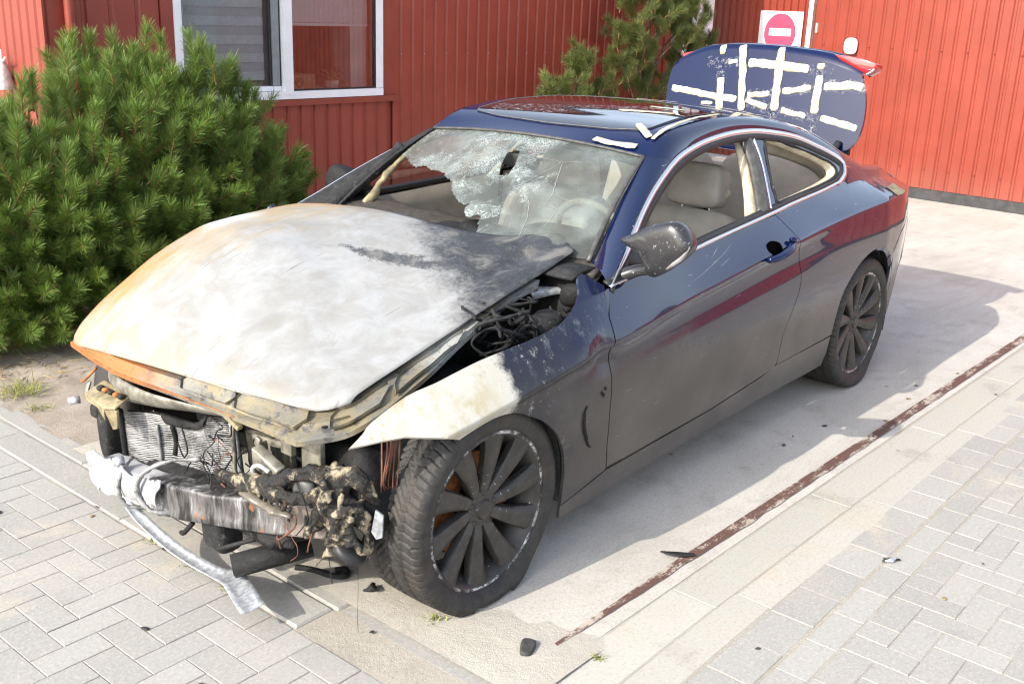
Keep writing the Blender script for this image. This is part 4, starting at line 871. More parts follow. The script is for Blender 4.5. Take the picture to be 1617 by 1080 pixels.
for s in (-1, 1):
    top_i = int(np.argmin(np.abs(DLO[:60, 0] - 1.30)))
    ruled('a_pillar', sgn(DLO[:top_i + 1], s), sgn(cat(WSE, 6), s), MT['paint'] if s < 0 else MT['char_ash'], car, 40, 8, .016, (-.3, s * .7, .5), flip=s > 0)
    iC = int(np.argmax(DLO[:, 0])); A = DLO[top_i:iC + 1]; Bc = cat(DITCH[0:], 6); Bc = Bc[Bc[:, 0] <= 2.86]
    ruled('roof_rail', sgn(A, s), sgn(Bc, s), MT['paint'], car, 70, 8, .012, (0, s * .75, .65), flip=s > 0)
    # C pillar lower part and the shoulder behind it
    A = [tuple(DLO[iC])] + [(2.83, float(side_w(2.83, 1.085)), 1.085), (2.95, float(side_w(2.95, 1.065)), 1.065), (3.10, float(side_w(3.1, 1.05)), 1.05), (3.25, float(side_w(3.25, 1.04)), 1.04), (3.38, float(side_w(3.38, 1.02)), 1.02), (3.50, float(side_w(3.5, .985)), .985), (3.56, float(side_w(3.56, .93)), .93)]
    B = [(2.86, .648, 1.150), (2.95, .66, 1.115), (3.02, .665, 1.085), (3.12, .645, 1.068), (3.25, .635, 1.055), (3.38, .62, 1.035), (3.48, .60, 1.0), (3.53, .58, .94)]
    ruled('shoulder', sgn(cat(A, 4), s), sgn(cat(B, 4), s), MT['paint'], car, 40, 6, .010, (0, s * .4, .8), flip=s > 0)
    # chrome strip round the side windows
    ch = np.array(sgn(DLO, s)); belt = np.array([(x, s * float(side_w(x, z)), z) for x, z in ((2.61, 1.036), (2.40, 1.020), (2.07, 1.0), (1.86, .984), (1.5, .960), (1.14, .936), (.592, .905))])
    loop = np.concatenate([ch, cat(belt, 6)[1:]]); inn = []
    cen = np.array([1.7, s * .72, 1.1])
    for p in loop:
        d = cen - p; d /= np.linalg.norm(d); inn.append(p)
    # offset inward in the plane of the glass
    nrm = np.array([0, s * .83, .56]); T = np.gradient(loop, axis=0); T /= np.linalg.norm(T, axis=1, keepdims=True); side = np.cross(nrm[None] / np.linalg.norm(nrm), T) * (1 if s < 0 else -1)
    if (side[40] * (cen - loop[40])).sum() < 0: side = -side
    wd = np.full(len(loop), .024); wd[len(ch):] = .016; wd *= np.clip(np.arange(len(loop)) / 8, .25, 1) * np.clip(np.arange(len(loop))[::-1] / 8, .25, 1)
    A = loop + nrm * .006; B = loop + side * wd[:, None] + nrm * .002
    ruled('window_trim', A, B, MT['chrome'], car, 200, 3, .003, tuple(nrm), flip=False, thick=.004)
    A = loop + side * (wd * .95)[:, None] + nrm * .001; B = loop + side * (wd + .022)[:, None] - nrm * .012
    ruled('window_seal', A, B, MT['seal'], car, 200, 3, 0, thick=.008)
# B pillar block between the door window and the quarter window; opening of the quarter window
def glassplane(u, v, off=0.0, s=-1): w = .835 - .68 * (v - .93) - .006 + off; return np.stack([u, s * w, v], 1)
QWH = [(2.100, 1.262), (2.172, 1.257), (2.325, 1.218), (2.487, 1.170), (2.606, 1.125), (2.632, 1.092), (2.575, 1.066), (2.308, 1.038), (1.985, 1.020), (1.965, 1.055), (2.025, 1.169)]
bigq = [(2.005, 1.292), (2.19, 1.274), (2.36, 1.246), (2.52, 1.200), (2.64, 1.157), (2.705, 1.120), (2.712, 1.098), (2.68, 1.07), (2.60, 1.050), (2.40, 1.034), (2.07, 1.012), (1.872, .997), (1.975, 1.173)]
for s in (-1, 1):
    panel('quarter_window_frame', bigq, lambda u, v, s=s: glassplane(u, v, 0, s), MT['paint'], car, .03, [cat(QWH, 3, True)], s > 0, .02)
    L = cat(QWH, 4, True); P = glassplane(L[:, 0], L[:, 1], 0, s); P = np.vstack([P, P[:1]]); c = P.mean(0)
    In = c + (P - c) * .93 - np.array([0, s * .035, .015]); ruled('quarter_window_lining', P - np.array([0, s * .004, 0]), In, MT['cream'], car, 90, 4, 0, thick=.004)
    V, F = tube_data(P + (P - c) * .015, .007, 6, jitter=.8, js=60); link('glass_remains', mesh('glass_remains', V, F), MT['char_ash'], car)
    tube('window_divider', [(2.008, s * .583, 1.288), (1.967, s * .667, 1.173), (1.862, s * .785, 1.0)], .006, MT['chrome'], car, 6)
    A = cat([(1.995, s * .575, 1.283), (1.957, s * .655, 1.175), (1.852, s * .775, 1.0)], 6); B = cat([(1.935, s * .560, 1.272), (1.893, s * .640, 1.168), (1.775, s * .765, .992)], 6)
    ruled('pillar_seal', A, B, MT['bpillar'], car, 20, 6, .018, (-.3, s * .8, .3), thick=.01)
# windscreen
def ws(s, t):
    xb, yb, zb = .60 + .135 * s * s, .675 * s, .945 - .01 * s * s; xt, yt, zt = 1.2 + .012 * s * s, .561 * s, 1.281 - .031 * s * s; b = 4 * t * (1 - t) * .022
    return np.stack([xb + (xt - xb) * t - .5 * b, yb + (yt - yb) * t, zb + (zt - zb) * t + .85 * b], 1)
hole = [(.825, .586), (.72, .535), (.619, .505), (.556, .538), (.50, .515), (.466, .507), (.40, .512), (.331, .497), (.25, .46), (.177, .432), (.136, .380), (.075, .33), (.018, .308), (-.02, .275), (-.05, .268), (-.105, .279), (-.10, .25), (-.112, .210), (-.167, .179), (-.242, .221), (-.26, .16), (-.287, .113), (-.30, .05), (-.318, .02)]
rag = []
for i, (a, b) in enumerate(densify(np.array(hole), .02)[:-1] if False else [tuple(p) for p in resample(np.array(hole), .014)]): rag.append((a + .006 * random.uniform(-1, 1), b + .008 * random.uniform(-1, 1)))
wsO = [(.975, .985), (.5, .988), (0, .988), (-.5, .988), (-.975, .985), (-.972, .5), (-.965, .02), (-.6, .02)] + rag[::-1] + [(.93, .62)]
def ws_uv(u, v): return ws(u, v)
panel('windscreen', wsO, ws, MT['shatter'], car, .045, [[(.001, .820), (-.081, .811), (-.161, .667), (-.185, .566), (-.121, .553), (-.058, .646), (-.009, .750)]], True, .004)
band = [(-.985, .90)] + [(s, .925) for s in np.linspace(-.93, .93, 9)] + [(.985, .90), (.985, .995), (0, .998), (-.985, .995)]
for nm, pts, lift in (('windscreen_seal', [(s, .99) for s in np.linspace(-.99, .99, 30)], .006), ('windscreen_seal', [(-.985, t) for t in np.linspace(0, .99, 20)], .006), ('windscreen_seal', [(.985, t) for t in np.linspace(0, .99, 20)], .006)):
    P = ws(np.array([p[0] for p in pts]), np.array([p[1] for p in pts])) + np.array([-.003, 0, lift * .8]); V, F = tube_data(P, .010, 8, flat=.6, jitter=.5 if pts[0][0] > .5 else .1, js=40); link(nm, mesh(nm, V, F), MT['char_ash'] if pts[0][0] > .5 else MT['bpillar'], car)
# black printed band at the top of the screen, on the inside
panel('shade_band', [(-.96, .90), (-.5, .925), (0, .93), (.5, .925), (.96, .90), (.97, .985), (0, .988), (-.97, .985)], lambda u, v: ws(u, v) - np.array([-.004, 0, .006]), MT['seal'], car, .06, hem=.002, flip=True)
# cracks standing out as white ridges on the screen
for k, pts in enumerate([[(-.478, .764), (-.30, .77), (-.212, .70), (-.17, .60)], [(-.478, .764), (-.56, .79), (-.70, .82)], [(-.478, .764), (-.525, .646), (-.584, .461), (-.586, .369)], [(-.36, .42), (-.46, .39), (-.53, .27), (-.56, .10)], [(-.478, .764), (-.40, .62), (-.33, .50), (-.24, .42)], [(-.62, .46), (-.72, .44), (-.80, .44)], [(-.55, .33), (-.63, .37), (-.68, .33), (-.66, .2)], [(.1, .903), (-.1, .88), (-.306, .875)]]):
    q = cat([(a, b) for a, b in pts], 8); q = q + np.stack([RNG.normal(0, .003, len(q)), RNG.normal(0, .003, len(q))], 1); P = ws(q[:, 0], q[:, 1]) + np.array([-.0015, 0, .0025])
    V, F = tube_data(P, [.0006, .0015, .0005], 4, flat=.4); link('crack', mesh('crack', V, F), MT['ash'], car)
# rear window (open frame seen through the car)
ruled('rear_window', [(2.47, y, 1.335 - .06 * (y / .55) ** 2) for y in np.linspace(-.55, .55, 12)], [(2.93, y, 1.10 - .03 * (y / .6) ** 2) for y in np.linspace(-.62, .62, 12)], MT['tint'], car, 20, 6)
# ---- bonnet: outer skin, twisted, and the inner frame hanging below it
fE = pch([-.62, -.6, -.553, -.403, -.21, .077, .323, .55, .60, .63], [-.32, -.34, -.394, -.446, -.485, -.518, -.532, -.536, -.518, -.49]); rE = pch([-.62, -.576, -.503, -.338, -.182, .11, .547, .60, .63], [.72, .734, .79, .665, .614, .589, .649, .695, .70])
zL = pch([-.6, -.42, -.304, -.08, .10, .336, .56, .73, .8], [.60, .655, .697, .758, .807, .869, .923, .972, .99]); zR = pch([-.56, -.518, -.41, -.295, -.177, -.069, .043, .245, .46, .56, .70, .8], [.615, .65, .739, .812, .880, .926, .962, .981, .990, .977, .940, .925])
def hood_z(x, y):
    f = np.clip((y + .6) / 1.2, -.05, 1.05); f2 = f * f * (3 - 2 * f); fr = np.clip((x + .52) / .35, 0, 1)
    c = .045 * (1 - ((f - .5) / .5) ** 2) * (.75 + .25 * fr)
    z = zL(x) * (1 - f2) + zR(x) * f2 + c
    return z
HN = np.array([[mnoise.noise(Vector((i * .37, j * .41, 2.2))) for j in range(64)] for i in range(64)])
def hood_fn(u, v):
    y = -.61 + 1.22 * v; a, b = fE(y), rE(y); x = a + (b - a) * u; z = hood_z(x, y)
    dn = np.array([.010 * mnoise.noise(Vector((p * 3.1, q * 3.1, 1.0))) + .005 * mnoise.noise(Vector((p * 8, q * 8, 4.0))) for p, q in zip(np.atleast_1d(x), np.atleast_1d(y))])
    ridge = -.012 * np.exp(-((y + .43 + .12 * x) / .025) ** 2) * np.clip(u * 2, 0, 1); z = z + dn * np.clip(u * (1 - u) * v * (1 - v) * 30, 0, 1) + ridge
    # front edge rolls down
    z = z - .014 * np.clip(1 - u / .03, 0, 1) ** 2
    return np.stack([x, y, z], 1)
vv = np.linspace(0, 1, 60); uu = np.r_[0, .008, .018, .03, np.linspace(.045, 1, 60)]
hood = grid('bonnet', hood_fn, uu, vv, MT['hood'], car, thick=.003, flip=True)
# inner frame: follows the skin at the edge and drops to its own lip
lip = cat([(-.500, .66, .602), (-.525, .50, .604), (-.54, .392, .605), (-.547, .223, .605), (-.533, .028, .606), (-.517, -.185, .605), (-.508, -.39, .605), (-.505, -.50, .604), (-.503, -.58, .603), (-.498, -.592, .604), (-.425, -.643, .612), (-.412, -.652, .615), (-.384, -.685, .633), (-.303, -.706, .663), (-.191, -.693, .693), (-.076, -.680, .725), (.038, -.653, .755), (.146, -.632, .785), (.258, -.612, .814), (.363, -.603, .841), (.463, -.600, .866), (.51, -.618, .876)], 6)
vtop = np.r_[np.linspace(.97, .06, 40), np.full(40, .012)]; utop = np.r_[np.full(40, .03), np.linspace(.04, .86, 40)]
top = hood_fn(utop, vtop) - np.array([0, 0, .018]); P2 = resample(lip, .012)
def fr_curve(f, drop, noise_a=.007):
    n = 120; s = np.linspace(0, 1, n)
    def at(P):
        d = np.r_[0, np.cumsum(np.linalg.norm(np.diff(P, axis=0), axis=1))]; d /= d[-1]; return np.stack([np.interp(s, d, P[:, k]) for k in range(3)], 1)
    A, B = at(top), at(P2); Q = A * (1 - f) + B * f; Q[:, 2] += drop
    Q += np.array([[noise_a * vnoise(q, 9), noise_a * vnoise(q + 7, 9), noise_a * vnoise(q + 3, 11)] for q in Q]); return Q
def inward(Q, d): c = np.array([.15, 0, 0]); D = c - Q; D[:, 2] = 0; D /= np.linalg.norm(D, axis=1, keepdims=True); return Q + D * d
lay = [inward(fr_curve(0, 0), .02), inward(fr_curve(.30, .006), .030), inward(fr_curve(.55, .004), .034), fr_curve(.62, .006), fr_curve(.80, -.004), fr_curve(.92, .0), fr_curve(1.0, 0, .002), fr_curve(1.0, -.012, .002), inward(fr_curve(1.0, -.014), .02)]
V = np.concatenate(lay); n = 120; F = [(j * n + i, j * n + i + 1, (j + 1) * n + i + 1, (j + 1) * n + i) for j in range(len(lay) - 1) for i in range(n - 1)]
me = mesh('bonnet_frame', V, F); me = clean(me, smooth_angle=.6); hf = link('bonnet_frame', me, MT['frame'], hood); md = hf.modifiers.new('t', 'SOLIDIFY'); md.thickness = .003
def frs(u, v):
    A = [fr_curve(f, .006, .004) for f in (.25, .5, .85)]; t = np.clip(u, 0, 1) * 119; i = np.clip(t.astype(int), 0, 118); w = (t - i)[:, None]
    Q = [a[i] * (1 - w) + a[i + 1] * w for a in A]; v = np.clip(v, 0, 1)[:, None]; P = np.where(v < .5, Q[0] * (1 - 2 * v) + Q[1] * 2 * v, Q[1] * (2 - 2 * v) + Q[2] * (2 * v - 1)); D = P - np.array([.1, 0, .45]); D /= np.linalg.norm(D, axis=1, keepdims=True); return P + D * (.007 + .003 * np.sin(u * 90)[:, None])
for a, b in ((.30, .395), (.405, .52), (.56, .64), (.66, .80)): panel('pressed_panel', [(a, .1), (b, .05), (b + .006, .5), (b - .004, .92), (a + .004, .95), (a - .004, .5)], frs, MT['frame'], hood, .02, hem=.010, analytic=False)
pe = P2[:int(len(P2) * .42)] + np.array([-.003, 0, -.002]); V, F = tube_data(pe, [.002, .006, .007, .004, .002], 6, flat=.6, jitter=.4, js=40); link('rusty_edge', mesh('rusty_edge', V, F), MT['edge_rust'], hood)
# underside of the bonnet
grid('bonnet_liner', lambda u, v: hood_fn(u * .9 + .05, v * .9 + .05) - np.array([0, 0, .05]), np.linspace(0, 1, 16), np.linspace(0, 1, 16), MT['char'], hood)
for i, s_ in enumerate((.36, .50, .56)):   # holes and pressings on the frame
    q = fr_curve(.72, .004)[int(s_ * 119)]; V, F = cushion_data(q, ((.018, .012, .024)[i], (.022, .028, .014)[i], .005), .8, .9); link('frame_hole', clean(mesh('frame_hole', V, F)), MT['char'], hood)
# torn end of the inner frame by the windscreen
tr = [(.50, -.565, .868), (.60, -.60, .855), (.655, -.655, .850), (.70, -.66, .875), (.755, -.655, .915), (.80, -.66, .935)]
A = cat(tr, 6); B = cat([(x + .01, y - .035 - .01 * math.sin(i * 2.1), z - .028 - .012 * math.cos(i * 2.7)) for i, (x, y, z) in enumerate(tr)], 6); ruled('torn_frame_end', A, B, MT['strip'], hood, 30, 4, .012, (-.3, -.3, .8), thick=.004)
# ---- engine bay and front structure, charred
def lump(name, c, s, mat, parent=car, e=.6, wob=.25, rot=None): return cushion(name, c, s, mat, parent, e1=e, e2=e, wob=wob, nu=20, nv=12, rot=rot)
bay = lump('engine', (.05, -.02, .50), (.75, .70, .40), MT['char'], wob=.3)
for s in (-1, 1):
    lump('strut_tower', (.10, s * .54, .52), (.34, .26, .30), MT['char'], wob=.2); lump('inner_wing', (.12, s * .70, .50), (.85, .08, .30), MT['char'], wob=.15)
ruled('firewall', [(.62, y, .90) for y in np.linspace(-.80, .80, 12)], [(.52, y, .25) for y in np.linspace(-.80, .80, 12)], MT['char'], car, 14, 4, thick=.02)
ruled('cowl', [(.74, s_, .925) for s_ in np.linspace(-.72, .72, 20)], [(.56, s_, .915) for s_ in np.linspace(-.72, .72, 20)], MT['char_ash'], car, 24, 4, .015, (0, 0, 1), thick=.01)
for k in range(0):
    x0 = .24 + .04 * k; tube('burnt_hose', [(x0, -.72 + .02 * math.sin(k), .76 + .012 * k), (x0 + .05, -.69, .80 + .011 * k), (x0 + .10 + .02 * math.sin(k * 2), -.66, .77 + .012 * k), (x0 + .13, -.70, .74 + .012 * k)], .007 + .003 * (k % 3), MT['char_ash'] if k % 3 == 0 else MT['char'], car)
lump('burnt_bracket', (.60, -.72, .855), (.10, .08, .08), MT['char'], wob=.6); lump('burnt_bracket', (.46, -.70, .775), (.14, .09, .07), MT['char_ash'], wob=.7)
tube('burnt_hose', [(.56, -.70, .80), (.62, -.73, .83), (.66, -.74, .80), (.70, -.75, .86)], .012, MT['char'], car)
rt = random.Random(9)
for k in range(34):
    x0, y0, z0 = rt.uniform(.15, .52), rt.uniform(-.73, -.60), rt.uniform(.70, .84); P = [(x0, y0, z0)]
    for q in range(4): P.append((P[-1][0] + rt.uniform(-.06, .09), min(-.56, max(-.75, P[-1][1] + rt.uniform(-.06, .06))), min(.86, max(.62, P[-1][2] + rt.uniform(-.06, .05)))))
    tube('burnt_hose', P, rt.uniform(.003, .008), MT['char_ash'] if k % 4 == 0 else MT['char'], car, 6, 5, jitter=.6, js=50)
# dark floor plates, put in unseen to block light under the body
for s in (-1, 1):
    pan = [(x, z) for x, z in ((-.38, .30), (.36, .30), (.36, .17), (2.42, .20), (2.42, .36))]
box('underbody', (1.6, 0, .20), (3.1, 1.50, .05), MT['char'], car); box('underbody', (3.25, 0, .34), (.6, 1.30, .06), MT['char'], car)
for xw in (0, 2.81):
    for s in (-1, 1):
        A = [(xw + .36 * math.cos(a), s * .865, .30 + .345 * math.sin(a)) for a in np.linspace(-.25, math.pi + (.25 if xw else -1.15), 24)]; B = [(x, s * .50, z) for x, y, z in A]
        ruled('wheel_liner', A, B, MT['carpet'], car, 30, 3, thick=.006)
# ---- trunk lid standing open
def lid_fn(y, z): return np.stack([3.15 + .2 * (z - 1.1) - .035 * (1 - (y / .6) ** 2), y, z], 1)
cre_y = pch([-.545, -.485, -.397, -.307, -.187, -.076, .046, .184, .312, .403, .505, .565, .596], [1.505, 1.524, 1.548, 1.568, 1.587, 1.598, 1.602, 1.600, 1.590, 1.570, 1.533, 1.497, 1.461])
def lid_tape(y, z): P = lid_fn(y, z); P[:, 0] += .020 * np.clip((z - cre_y(y)) / .022, 0, 1) - .004 * ((z - cre_y(y)) > 0); return P
cre = [(.607, 1.371), (.596, 1.461), (.565, 1.497), (.505, 1.533), (.403, 1.570), (.312, 1.590), (.184, 1.600), (.046, 1.602), (-.076, 1.598), (-.187, 1.587), (-.307, 1.568), (-.397, 1.548), (-.485, 1.524), (-.545, 1.505)]
lidO = list(cat(cre, 3)) + list(cat([(-.545, 1.505), (-.582, 1.409), (-.597, 1.331), (-.599, 1.252), (-.585, 1.180), (-.553, 1.132)], 3))[1:] + [(-.50, 1.10), (-.40, 1.07), (0, 1.06), (.40, 1.07), (.52, 1.11), (.575, 1.18), (.60, 1.28)]
lid = panel('boot_lid', lidO, lid_fn, MT['paint_lid'], car, .03, hem=.03, flip=True)
C1 = lid_fn(np.array([p[0] for p in cat(cre, 4)]), np.array([p[1] for p in cat(cre, 4)]))
topc = cat([(.600, 1.40), (.590, 1.497), (.512, 1.551), (.411, 1.592), (.317, 1.612), (.187, 1.621), (.051, 1.624), (-.07, 1.622), (-.181, 1.615), (-.298, 1.606), (-.386, 1.592), (-.476, 1.567), (-.551, 1.524)], 4)
C2 = lid_fn(topc[:, 0], topc[:, 1]) + np.array([.02, 0, .004]); C3 = C2 + np.array([.05, 0, -.004]); C4 = C2 + np.array([.10, 0, -.03]) * np.array([1, 1, 1])
ruled('boot_lip', C1, C2, MT['paint_lid'], lid, 60, 5, .004, (-.7, 0, .7)); ruled('boot_spoiler', C2, C3, MT['paint_lid'], lid, 60, 4, .006, (0, 0, 1)); ruled('boot_end', C3, C4, MT['paint_lid'], lid, 60, 4, .02, (.3, 0, 1), thick=.02)
ruled('boot_lining', lid_fn(np.linspace(.57, -.55, 20), np.full(20, 1.10)) + np.array([.03, 0, 0]), lid_fn(np.linspace(.57, -.52, 20), np.full(20, 1.50)) + np.array([.06, 0, 0]), MT['carpet'], lid, 24, 6, thick=.02)
# tail lamp pieces on the lid corners
TL = [(-.375, 1.600), (-.45, 1.596), (-.53, 1.586), (-.612, 1.566), (-.602, 1.535), (-.565, 1.508), (-.50, 1.535), (-.42, 1.570)]
tl = prism('tail_lamp', [(3.232, y, z) for y, z in TL], (.075, -.008, -.012), MT['red_lens'], lid, .006); tr2 = link('tail_lamp', tl.data, None, lid); tr2.scale = (1, -1, 1); tr2.location = (.03, -.05, -.012)
tube('lamp_chrome', [(3.228, -.603, 1.540), (3.228, -.59, 1.525), (3.228, -.566, 1.509)], .006, MT['chrome'], lid)
# tapes on the lid: torn-edged strips following the surface
def tape(pts, wdt, parent, surf, name='masking_tape', mat=None, lift=.0025, torn=.010):
    q = resample(cat(np.array(pts, float), 5), .012); T = np.gradient(q, axis=0); T /= np.linalg.norm(T, axis=1, keepdims=True); Nn = np.stack([-T[:, 1], T[:, 0]], 1)
    n = len(q); endw = np.ones(n); endw[0] *= random.uniform(.6, 1); endw[-1] *= random.uniform(.5, 1)
    rows = []
    for k in np.linspace(-.5, .5, 5):
        j = np.array([torn * (.6 * vnoise((a * 22, b * 22, k * 3 + pts[0][0] * 9)) + .4 * vnoise((a * 70, b * 70, k * 5))) for a, b in q]) if abs(k) == .5 else 0
        rows.append(q + Nn * ((wdt * k * endw) + j)[:, None])
    R = np.array(rows); P = surf(R[..., 0].ravel(), R[..., 1].ravel()); e = 1e-3
    N = fnormals(surf, R[..., 0].ravel(), R[..., 1].ravel()); ref = np.array([-1, 0, .6]) if surf in (lid_fn, lid_tape) else np.array([0, 0, 1.0]); N[(N @ ref) < 0] *= -1
    wr = np.array([.0012 * abs(vnoise(p, 30)) for p in P]); P = P + N * (lift + wr)[:, None]
    m = len(rows); F = [(a * n + i, a * n + i + 1, (a + 1) * n + i + 1, (a + 1) * n + i) for a in range(m - 1) for i in range(n - 1)]
    o = link(name, mesh(name, P, F), mat or MT['tape'], parent); md = o.modifiers.new('t', 'SOLIDIFY'); md.thickness = .0012; md.offset = 0; return o
for pts, w in (([(.250, 1.440), (.238, 1.351), (.226, 1.27)], .048), ([(.152, 1.620), (.146, 1.60), (.128, 1.519), (.114, 1.432), (.099, 1.345), (.085, 1.275)], .050), ([(-.084, 1.621), (-.086, 1.598), (-.090, 1.532), (-.097, 1.446), (-.102, 1.361), (-.109, 1.29)], .050), ([(-.326, 1.49), (-.330, 1.40), (-.333, 1.294)], .046),
               ([(.096, 1.530), (-.014, 1.530), (-.160, 1.523), (-.260, 1.515)], .050), ([(.570, 1.362), (.421, 1.351), (.249, 1.336), (.128, 1.333)], .042), ([(.066, 1.358), (-.064, 1.378)], .034), ([(-.137, 1.393), (-.293, 1.424)], .036), ([(-.360, 1.434), (-.431, 1.442), (-.510, 1.452), (-.564, 1.441)], .046), ([(.071, 1.334), (-.064, 1.303)], .034), ([(-.149, 1.297), (-.293, 1.278)], .032), ([(-.375, 1.275), (-.489, 1.257), (-.575, 1.238)], .040), ([(.351, 1.297), (.275, 1.299)], .022), ([(.220, 1.523), (.165, 1.536)], .026), ([(.276, 1.615), (.272, 1.592), (.268, 1.565)], .046), ([(-.322, 1.55), (-.324, 1.52)], .046)):
    tape(pts, w * .88, lid, lid_tape)
for pts, w in (([(.262, 1.55), (.250, 1.40)], .055), ([(.36, 1.52), (.26, 1.52), (.15, 1.535)], .06), ([(-.328, 1.56), (-.332, 1.42)], .05), ([(-.26, 1.515), (-.40, 1.515)], .05), ([(-.338, 1.31), (-.345, 1.19)], .05), ([(-.36, 1.44), (-.59, 1.45)], .07), ([(-.10, 1.32), (-.118, 1.23)], .05), ([(.10, 1.33), (-.12, 1.29)], .06), ([(.08, 1.36), (-.10, 1.385)], .055), ([(-.12, 1.39), (-.31, 1.425)], .055), ([(-.13, 1.30), (-.33, 1.27)], .055)):
    tape(pts, w, lid, lid_fn, 'tape_residue', MT['residue'], .0015)
# tapes on the roof
for pts, w in (([(1.235, -.30), (1.225, -.40), (1.235, -.50)], .030), ([(1.42, -.38), (1.335, -.47), (1.30, -.515)], .032), ([(1.29, -.535), (1.38, -.528), (1.52, -.520), (1.70, -.512), (1.86, -.500)], .022), ([(1.60, -.16), (1.66, -.40)], .030), ([(1.78, -.20), (1.80, -.36)], .024), ([(2.30, -.15), (2.28, -.35), (2.20, -.47)], .020), ([(2.25, -.05), (2.12, .10)], .02), ([(2.05, -.50), (2.30, -.525), (2.44, -.54)], .016)):
    tape(pts, w, car, lambda u, v: roof_at(u, v, .006))
tape([(1.42, .40), (1.55, .0), (1.75, -.35)], .16, car, lambda u, v: roof_at(u, v, .004), 'tape_residue', MT['residue'], .003); tape([(2.06, -.38), (2.2, -.3), (2.36, -.1)], .10, car, lambda u, v: roof_at(u, v, .004), 'tape_residue', MT['residue'], .003)
for pts in ([(3.06, .985), (3.16, 1.0)],): pass
def sideq(u, v): return sideL(u, v)
def side_patch(pts, w, name, mat, lift=.003):
    q = resample(cat(np.array(pts, float), 5), .012); T = np.gradient(q, axis=0); T /= np.linalg.norm(T, axis=1, keepdims=True); Nn = np.stack([-T[:, 1], T[:, 0]], 1); n = len(q); rows = [q + Nn * (w * k + (.006 * np.array([vnoise((a * 30, b * 30, k)) for a, b in q]))[:, None] if False else w * k) for k in np.linspace(-.5, .5, 4)]
    R = np.array(rows); P = sideL(R[..., 0].ravel(), R[..., 1].ravel()); P[:, 1] -= lift; P[:, 2] += lift * .6
    F = [(a * n + i, (a + 1) * n + i, (a + 1) * n + i + 1, a * n + i + 1) for a in range(3) for i in range(n - 1)]; return link(name, mesh(name, P, F), mat, car)
side_patch([(3.02, .995), (3.10, 1.002), (3.19, 1.0)], .035, 'masking_tape', MT['residue']); side_patch([(3.06, .962), (3.14, .962), (3.22, .965)], .035, 'masking_tape', MT['yellowed']); side_patch([(3.42, .95), (3.40, .80), (3.36, .62), (3.30, .42)], .028, 'masking_tape', MT['residue'])
# ---- door handle, door mirror, vent
cup = [(1.665, .895), (1.70, .905), (1.735, .903), (1.765, .892), (1.76, .872), (1.73, .860), (1.69, .858), (1.660, .872)]
P = sideL(np.array([p[0] for p in cat(cup, 4, True)]), np.array([p[1] for p in cat(cup, 4, True)])); panel('handle_cup_shade', cat(cup, 4, True), lambda u, v: sideL(u, v) + np.array([0, -.0025, 0]), MT['void'], door, .03, hem=.002)  # flush black patch: shade of the handle recess painted on the door
hp = [(1.615, .848), (1.66, .850), (1.72, .858), (1.78, .868), (1.842, .880)]; hv = [np.array(sideL(np.array([x]), np.array([z]))[0]) + np.array([0, -d, 0]) for (x, z), d in zip(hp, (.010, .022, .028, .024, .010))]
V, F = tube_data(cat(hv, 6), [.015, .020, .021, .020, .015], 12, flat=.75); link('door_handle', mesh('door_handle', V, F), MT['paint_lid'], door)
q = sideL(np.array([1.855]), np.array([.884]))[0]; tube('handle_cap', [q + np.array([-.02, -.004, .012]), q + np.array([0, -.012, .016]), q + np.array([.02, -.006, .004]), q + np.array([.018, -.004, -.012])], .010, MT['paint_lid'], door, 8)
for pts in ([(1.06, .842), (1.15, .857), (1.26, .882), (1.36, .905), (1.44, .930)], [(1.26, .90), (1.30, .915), (1.34, .935)], [(1.30, .868), (1.38, .885)]):
    P = [sideL(np.array([x]), np.array([z]))[0] + np.array([0, -.0006, .0002]) for x, z in cat(np.array(pts), 6)]; V, F = tube_data(P, [.0003, .0010, .0003], 4, flat=.4); link('scratch', mesh('scratch', V, F), MT['ash'], door)
for pts in ([(.425, .548), (.411, .53), (.410, .505), (.418, .47), (.433, .44), (.455, .40), (.474, .384)],):
    P = [sideL(np.array([x]), np.array([z]))[0] + np.array([0, -.001, 0]) for x, z in cat(np.array(pts), 4)]; V, F = tube_data(P, [.004, .009, .009, .005], 8, flat=.6, jitter=.4, js=60); link('side_vent', mesh('side_vent', V, F), MT['char'], car)
for x, z in ((.505, .572), (.525, .583), (.515, .562)): q = sideL(np.array([x]), np.array([z]))[0]; V, F = cushion_data(q, (.012, .010, .014), .9, .9, nu=10, nv=8); link('fixing_hole', clean(mesh('fixing_hole', V, F)), MT['char'], car)
# mirror: shell built as stacked outlines from the front face to the glass side
mo = np.array([(-.800, 1.044), (-.847, 1.068), (-.888, 1.096), (-.943, 1.120), (-1.000, 1.132), (-1.035, 1.115), (-1.060, 1.082), (-1.068, 1.052), (-1.050, 1.020), (-1.005, .978), (-.950, .938), (-.915, .936), (-.890, .978), (-.858, 1.014)])
mc = np.array([-.965, 1.035]); ring = cat(mo, 4, True); n = len(ring); V = []; F = []
lev = [(.700, .40), (.702, .66), (.707, .86), (.718, .95), (.733, 1.0), (.765, .96), (.795, .86), (.806, .76), (.798, .70)]
for X, k in lev:
    for p in ring:
        kk = k if p[0] < -.86 or X > .74 else 1 - (1 - k) * .55
        c = mc + (p - mc) * kk; V.append((X + .05 * (c[0] + .97) * -.6 - .02 * (c[1] - 1.03), c[0], c[1]))
for j in range(len(lev) - 1):
    for i in range(n): F.append((j * n + i, j * n + (i + 1) % n, (j + 1) * n + (i + 1) % n, (j + 1) * n + i))
F.append(tuple(range(n))); F.append(tuple(range((len(lev) - 1) * n, len(lev) * n))[::-1])
mirror = link('door_mirror', clean(mesh('door_mirror', V, F)), MT['mirror_shell'], car)
